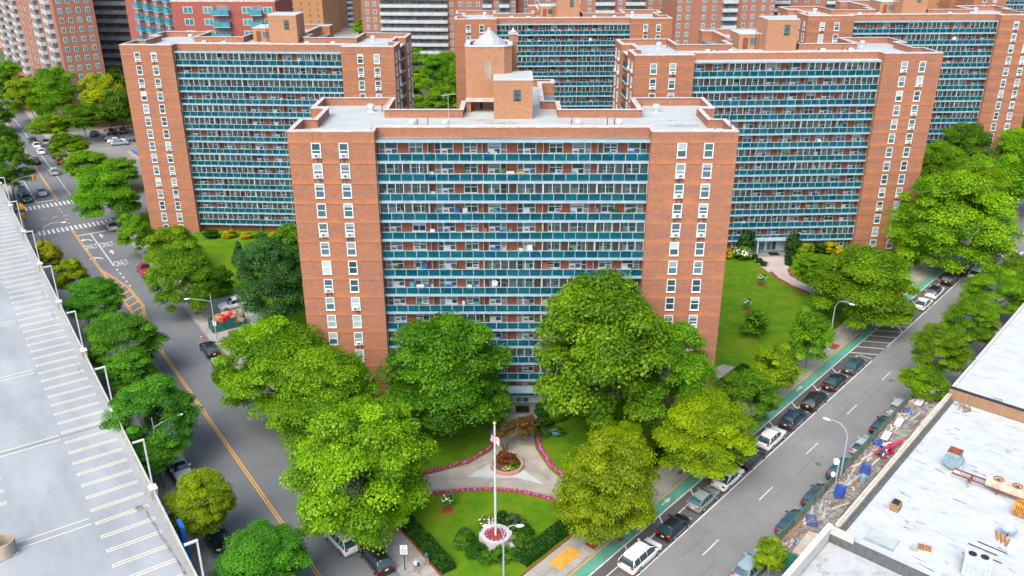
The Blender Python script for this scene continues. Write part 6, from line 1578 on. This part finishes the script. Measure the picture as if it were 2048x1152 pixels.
far_building('tan brick block with rows of dark windows at the top', -120, 470, R(-6), 44, 30, 70, 'brick_tan', 0, cols=tuple(-20 + 4.4 * i for i in range(10)), sidecols=(4, 10, 16, 24), side=1, floor=3.0)
far_building('tan brick wing receding right of the tan block', -86, 520, R(40), 44, 20, 70, 'brick_tan', 0, cols=tuple(-20 + 4.4 * i for i in range(10)), bals=((-9, 3.5),), floor=3.0)
far_building('brick block with many long white balconies between the left and middle towers', -38, 332, R(-3), 35, 16, 56, BR, 4, cols=(-15.4, -12.6, 15.8), bals=((2.0, 25),), wm=FW1)
far_building('brown brick block rising behind the left end of the middle tower', -9, 318, R(4), 21, 18, 60, BR, 14, cols=(-9, -6, -3, 3.5, 9.2), bals=((6.2, 3.6), (0.2, 3.2)), wm=FW1)
far_building('brown brick block behind the middle tower penthouse', 29, 326, R(2), 54, 18, 60, BR, 20, cols=(-24, -20, -16, -5, -1, 10, 21, 25), bals=((-10.5, 7), (4.5, 7), (15.5, 7)), wm=FW1)
far_building('brown brick block with a balcony column behind the right tower roof', 72, 304, R(6), 34, 18, 60, BR, 8, cols=(-16, -13, -7.5, -4, 6.5, 9.5, 13, 16), bals=((1.2, 5.0),), wm=FW1)
far_building('brown brick block with white balconies behind the far right towers', 110, 332, R(-4), 42, 18, 60, BR, 12, cols=(-20, -17, -6, -2, 2, 15, 19), bals=((-11.5, 7), (8.5, 7)), wm=FW1)
far_building('pale low block at the far upper right corner', 170, 400, R(0), 70, 20, 34, 'brick_tan', 10, cols=tuple(-32 + 5 * i for i in range(13)), floor=3.0)
far_building('far pale block at the upper left edge behind the trees', -230, 420, R(-30), 60, 20, 14, 'tanconc', 0, cols=tuple(-26 + 5 * i for i in range(11)), floor=3.2)
far_building('far brick block closing the view behind the tan building', -40, 560, R(0), 90, 20, 66, BR, 0, cols=tuple(-40 + 5 * i for i in range(17)), floor=3.2)
far_building('far brick block behind the upper right towers', 150, 470, R(0), 120, 20, 62, BR, 20, cols=tuple(-55 + 6 * i for i in range(19)), floor=3.2)

# rooftop of B's neighbour: low blue shed and driveway far behind
t = thing('utility_shed', 'blue clad flat roofed shed behind the left tower roof', 'building', (-58, 262, 0)); MB().box(-9, 9, 0, 14, 0, 18.5).obj('wall', 'teal_box', t); MB().box(-9.3, 9.3, -.3, 14.3, 18.5, 18.8).obj('roof', 'roof', t)
for q in (-6, -1, 4): MB().box(q, q + 2.4, 4, 7, 18.8, 20.4).obj('roof_unit', 'sign_w', t)
g = MB(); g.poly([(-110, 420, .0), (-52, 420, .0), (-75, 640, .0), (-130, 640, .0)]); structure('road', g, 'concrete', 'pale far driveway beside the tan building')

# ------------------------------------------------------------------ things on the nearest tower's balconies
def bal_item(kind, colr, k, x_, label):
    z = 36.93 - 3.68 - k * PITCH + .005
    t = thing(kind, label, {'balcony_chair': 'chair', 'balcony_table': 'table', 'storage_box': 'box', 'balcony_bicycle': 'bicycle', 'satellite_dish': 'satellite dish', 'balcony_plant': 'plant'}[kind], (.1 + x_, 98.2 + 1.35, z))
    m_ = mat('item_%.2f_%.2f_%.2f' % colr, colr, tuple(v * .85 for v in colr), 3, rough=.5)
    if kind == 'balcony_chair':
        MB().box(-.26, .26, -.24, .24, .40, .46).obj('seat', m_, t); MB().box(-.26, .26, .2, .26, .46, .95).obj('backrest', m_, t)
        for sx in (-.22, .18):
            for sy in (-.2, .18): MB().box(sx, sx + .05, sy, sy + .05, 0, .4).obj('leg', m_, t)
    elif kind == 'balcony_table':
        MB().lathe([(.5, .68), (.5, .73)], 14).obj('tabletop', m_, t); MB().tube([(0, 0, 0), (0, 0, .68)], .04).obj('stem', m_, t)
    elif kind == 'storage_box':
        MB().box(-.45, .45, -.25, .25, 0, .95).obj('body', m_, t); MB().box(-.48, .48, -.28, .28, .95, 1.02).obj('lid', m_, t)
    elif kind == 'satellite_dish':
        MB().tube([(0, 0, 0), (0, 0, 1.3)], .04).obj('mount', 'steel', t); o = MB().lathe([(.02, 0), (.3, .05), (.42, .15)], 16, cap=False).obj('dish', m_, t, (0, -.1, 1.35)); o.rotation_euler = (R(70), 0, 0)
    elif kind == 'balcony_plant':
        MB().lathe([(.16, 0), (.22, .4)], 10).obj('pot', 'pink_conc', t); inst('foliage', CROWN['s'][k % 4], t, (0, 0, .75), 0, (.5, .4, .5), (.06, .2, .02))
nth = ['top', 'second', 'third', 'fourth', 'fifth', 'sixth', 'seventh', 'eighth', 'ninth', 'tenth', 'eleventh']
TQ, BL, WH, GN, RD_, YL = (.08, .36, .42), (.03, .16, .45), (.75, .77, .76), (.03, .22, .10), (.35, .04, .05), (.5, .36, .04)
items = [('balcony_chair', TQ, 0, 11.4), ('balcony_chair', BL, 0, 12.6), ('balcony_table', TQ, 0, 10.6), ('storage_box', BL, 0, 14.0), ('balcony_chair', TQ, 0, 15.3), ('balcony_chair', BL, 0, -3.0), ('storage_box', TQ, 1, -12.6), ('balcony_chair', WH, 1, -9.7), ('balcony_table', WH, 1, 5.2), ('balcony_chair', TQ, 1, 7.2), ('storage_box', WH, 1, -.3), ('balcony_chair', WH, 2, -12.4), ('balcony_chair', WH, 2, -9.6), ('balcony_chair', BL, 2, .6),
         ('storage_box', YL, 1, .9), ('balcony_plant', GN, 3, 12.4), ('balcony_plant', GN, 3, 14.2), ('storage_box', RD_, 3, 6.2), ('balcony_chair', BL, 4, -1.4), ('balcony_table', WH, 4, 1.6), ('storage_box', BL, 5, -2.2), ('balcony_chair', WH, 5, 1.0), ('storage_box', WH, 7, -11.6), ('balcony_chair', BL, 7, -10.6), ('storage_box', BL, 7, -8.0), ('balcony_chair', WH, 7, -5.4), ('satellite_dish', WH, 7, -2.3), ('balcony_chair', TQ, 6, -11.4), ('balcony_chair', TQ, 6, -8.6), ('balcony_plant', GN, 6, -14.2), ('balcony_chair', WH, 8, 4.8), ('balcony_table', TQ, 8, 6.2), ('storage_box', RD_, 8, 7.6), ('balcony_chair', TQ, 8, 2.2), ('balcony_plant', GN, 5, 7.0)]
cn_ = {TQ: 'turquoise', BL: 'blue', WH: 'white', GN: 'green', RD_: 'dark red', YL: 'yellow'}
seen = {}
items.sort(key=lambda i: (i[2], i[3]))
for kind, c_, k, x_ in items:
    wd = {'balcony_chair': 'chair', 'balcony_table': 'round table', 'storage_box': 'storage box', 'satellite_dish': 'satellite dish', 'balcony_plant': 'potted plant'}[kind]
    same = [i for i in items if i[0] == kind and i[1] == c_ and i[2] == k]; o_ = ''
    if len(same) > 1: o_ = ', %s such from the left' % ORD[same.index((kind, c_, k, x_))]
    bal_item(kind, c_, k, x_, '%s %s on the nearest tower, %s balcony down%s' % (cn_[c_], wd, nth[k] if k else 'first', o_))

# ------------------------------------------------------------------ pedestrians
def person(label, X, Y, yaw, top, bottom, hair, bag=False, stride=.18):
    t = thing('person', label, 'person', (X, Y, .14), yaw)
    J = {'pel': (0, 0, .95), 'wa': (0, .0, 1.12), 'ch': (0, 0, 1.33), 'nk': (0, 0, 1.50), 'hd': (0, .02, 1.62), 'tp': (0, .015, 1.74),
         'hl': (-.10, 0, .92), 'kl': (-.11, stride * .7, .50), 'al': (-.11, stride, .08), 'fl': (-.12, stride + .15, .035), 'hr': (.10, 0, .92), 'kr': (.11, -stride * .2, .50), 'ar': (.11, -stride * 1.1, .10), 'fr': (.12, -stride * 1.1 + .15, .04),
         'sl': (-.19, 0, 1.42), 'el': (-.25, -.08, 1.14), 'wl': (-.25, .05, .90), 'gl': (-.24, .09, .80), 'sr': (.19, 0, 1.42), 'er': (.25, .04, 1.14), 'wr': (.25, .18, .93), 'gr': (.24, .23, .84)}
    Rr = {'pel': .15, 'wa': .13, 'ch': .155, 'nk': .06, 'hd': .10, 'tp': .075, 'hl': .095, 'kl': .06, 'al': .042, 'fl': .04, 'hr': .095, 'kr': .06, 'ar': .042, 'fr': .04, 'sl': .07, 'el': .047, 'wl': .035, 'gl': .035, 'sr': .07, 'er': .047, 'wr': .035, 'gr': .035}
    E_ = [('pel', 'wa'), ('wa', 'ch'), ('ch', 'nk'), ('nk', 'hd'), ('hd', 'tp'), ('pel', 'hl'), ('hl', 'kl'), ('kl', 'al'), ('al', 'fl'), ('pel', 'hr'), ('hr', 'kr'), ('kr', 'ar'), ('ar', 'fr'), ('ch', 'sl'), ('sl', 'el'), ('el', 'wl'), ('wl', 'gl'), ('ch', 'sr'), ('sr', 'er'), ('er', 'wr'), ('wr', 'gr')]
    ks = list(J); me = bpy.data.meshes.new('body'); me.from_pydata([J[k] for k in ks], [(ks.index(a), ks.index(b)) for a, b in E_], [])
    o = bpy.data.objects.new('tmp_body', me); C.objects.link(o)
    sk = o.modifiers.new('skin', 'SKIN')
    for i, k in enumerate(ks): me.skin_vertices[0].data[i].radius = (Rr[k], Rr[k] * (.75 if k in ('pel', 'wa', 'ch') else 1)); me.skin_vertices[0].data[i].use_root = k == 'pel'
    o.modifiers.new('sub', 'SUBSURF').levels = 2
    dg = bpy.context.evaluated_depsgraph_get(); m2 = bpy.data.meshes.new_from_object(o.evaluated_get(dg)); bpy.data.objects.remove(o)
    m2.materials.clear()
    for m_ in ('skin', top, bottom, hair, 'black'): m2.materials.append(M[m_])
    for p in m2.polygons:
        z = p.center.z; x = abs(p.center.x); y = p.center.y
        p.use_smooth = True
        if z > 1.68 or (z > 1.56 and y < -.02): p.material_index = 3
        elif z > 1.50: p.material_index = 0
        elif z < .10: p.material_index = 4
        elif x > .215 and z < 1.22: p.material_index = 0
        elif z > 1.0: p.material_index = 1
        elif z > .55: p.material_index = 2
        else: p.material_index = 0
    inst('body', m2, t)
    if bag: MB().box(.20, .36, -.1, .1, .75, 1.02).tube([(.2, 0, 1.0), (.1, .02, 1.46)], .015, 4).obj('bag', 'black', t)
M['shirt_teal'] = mat('shirt_teal', (.02, .18, .26), (.02, .15, .22), 4); M['shirt_white'] = mat('shirt_white', (.75, .75, .75), (.68, .68, .68), 4); M['shorts'] = mat('shorts', (.5, .25, .2), (.45, .2, .16), 4); M['jeans'] = mat('jeans', (.15, .24, .34), (.12, .2, .3), 4); M['hair_d'] = mat('hair_dark', (.02, .015, .012), (.03, .02, .015), 5); M['hair_g'] = mat('hair_grey', (.4, .38, .36), (.3, .28, .27), 5)
x, y, _ = FL(-14.0, 7.9); person('person in white top and blue shorts walking beside the speed sign', x, y, FL.rz - R(90), 'shirt_white', 'jeans', 'hair_g', True)
x, y, _ = FL(-13.7, 9.25); person('person in teal top walking next to the hedge', x, y, FL.rz - R(90) + .1, 'shirt_teal', 'shorts', 'hair_d', False, .14)
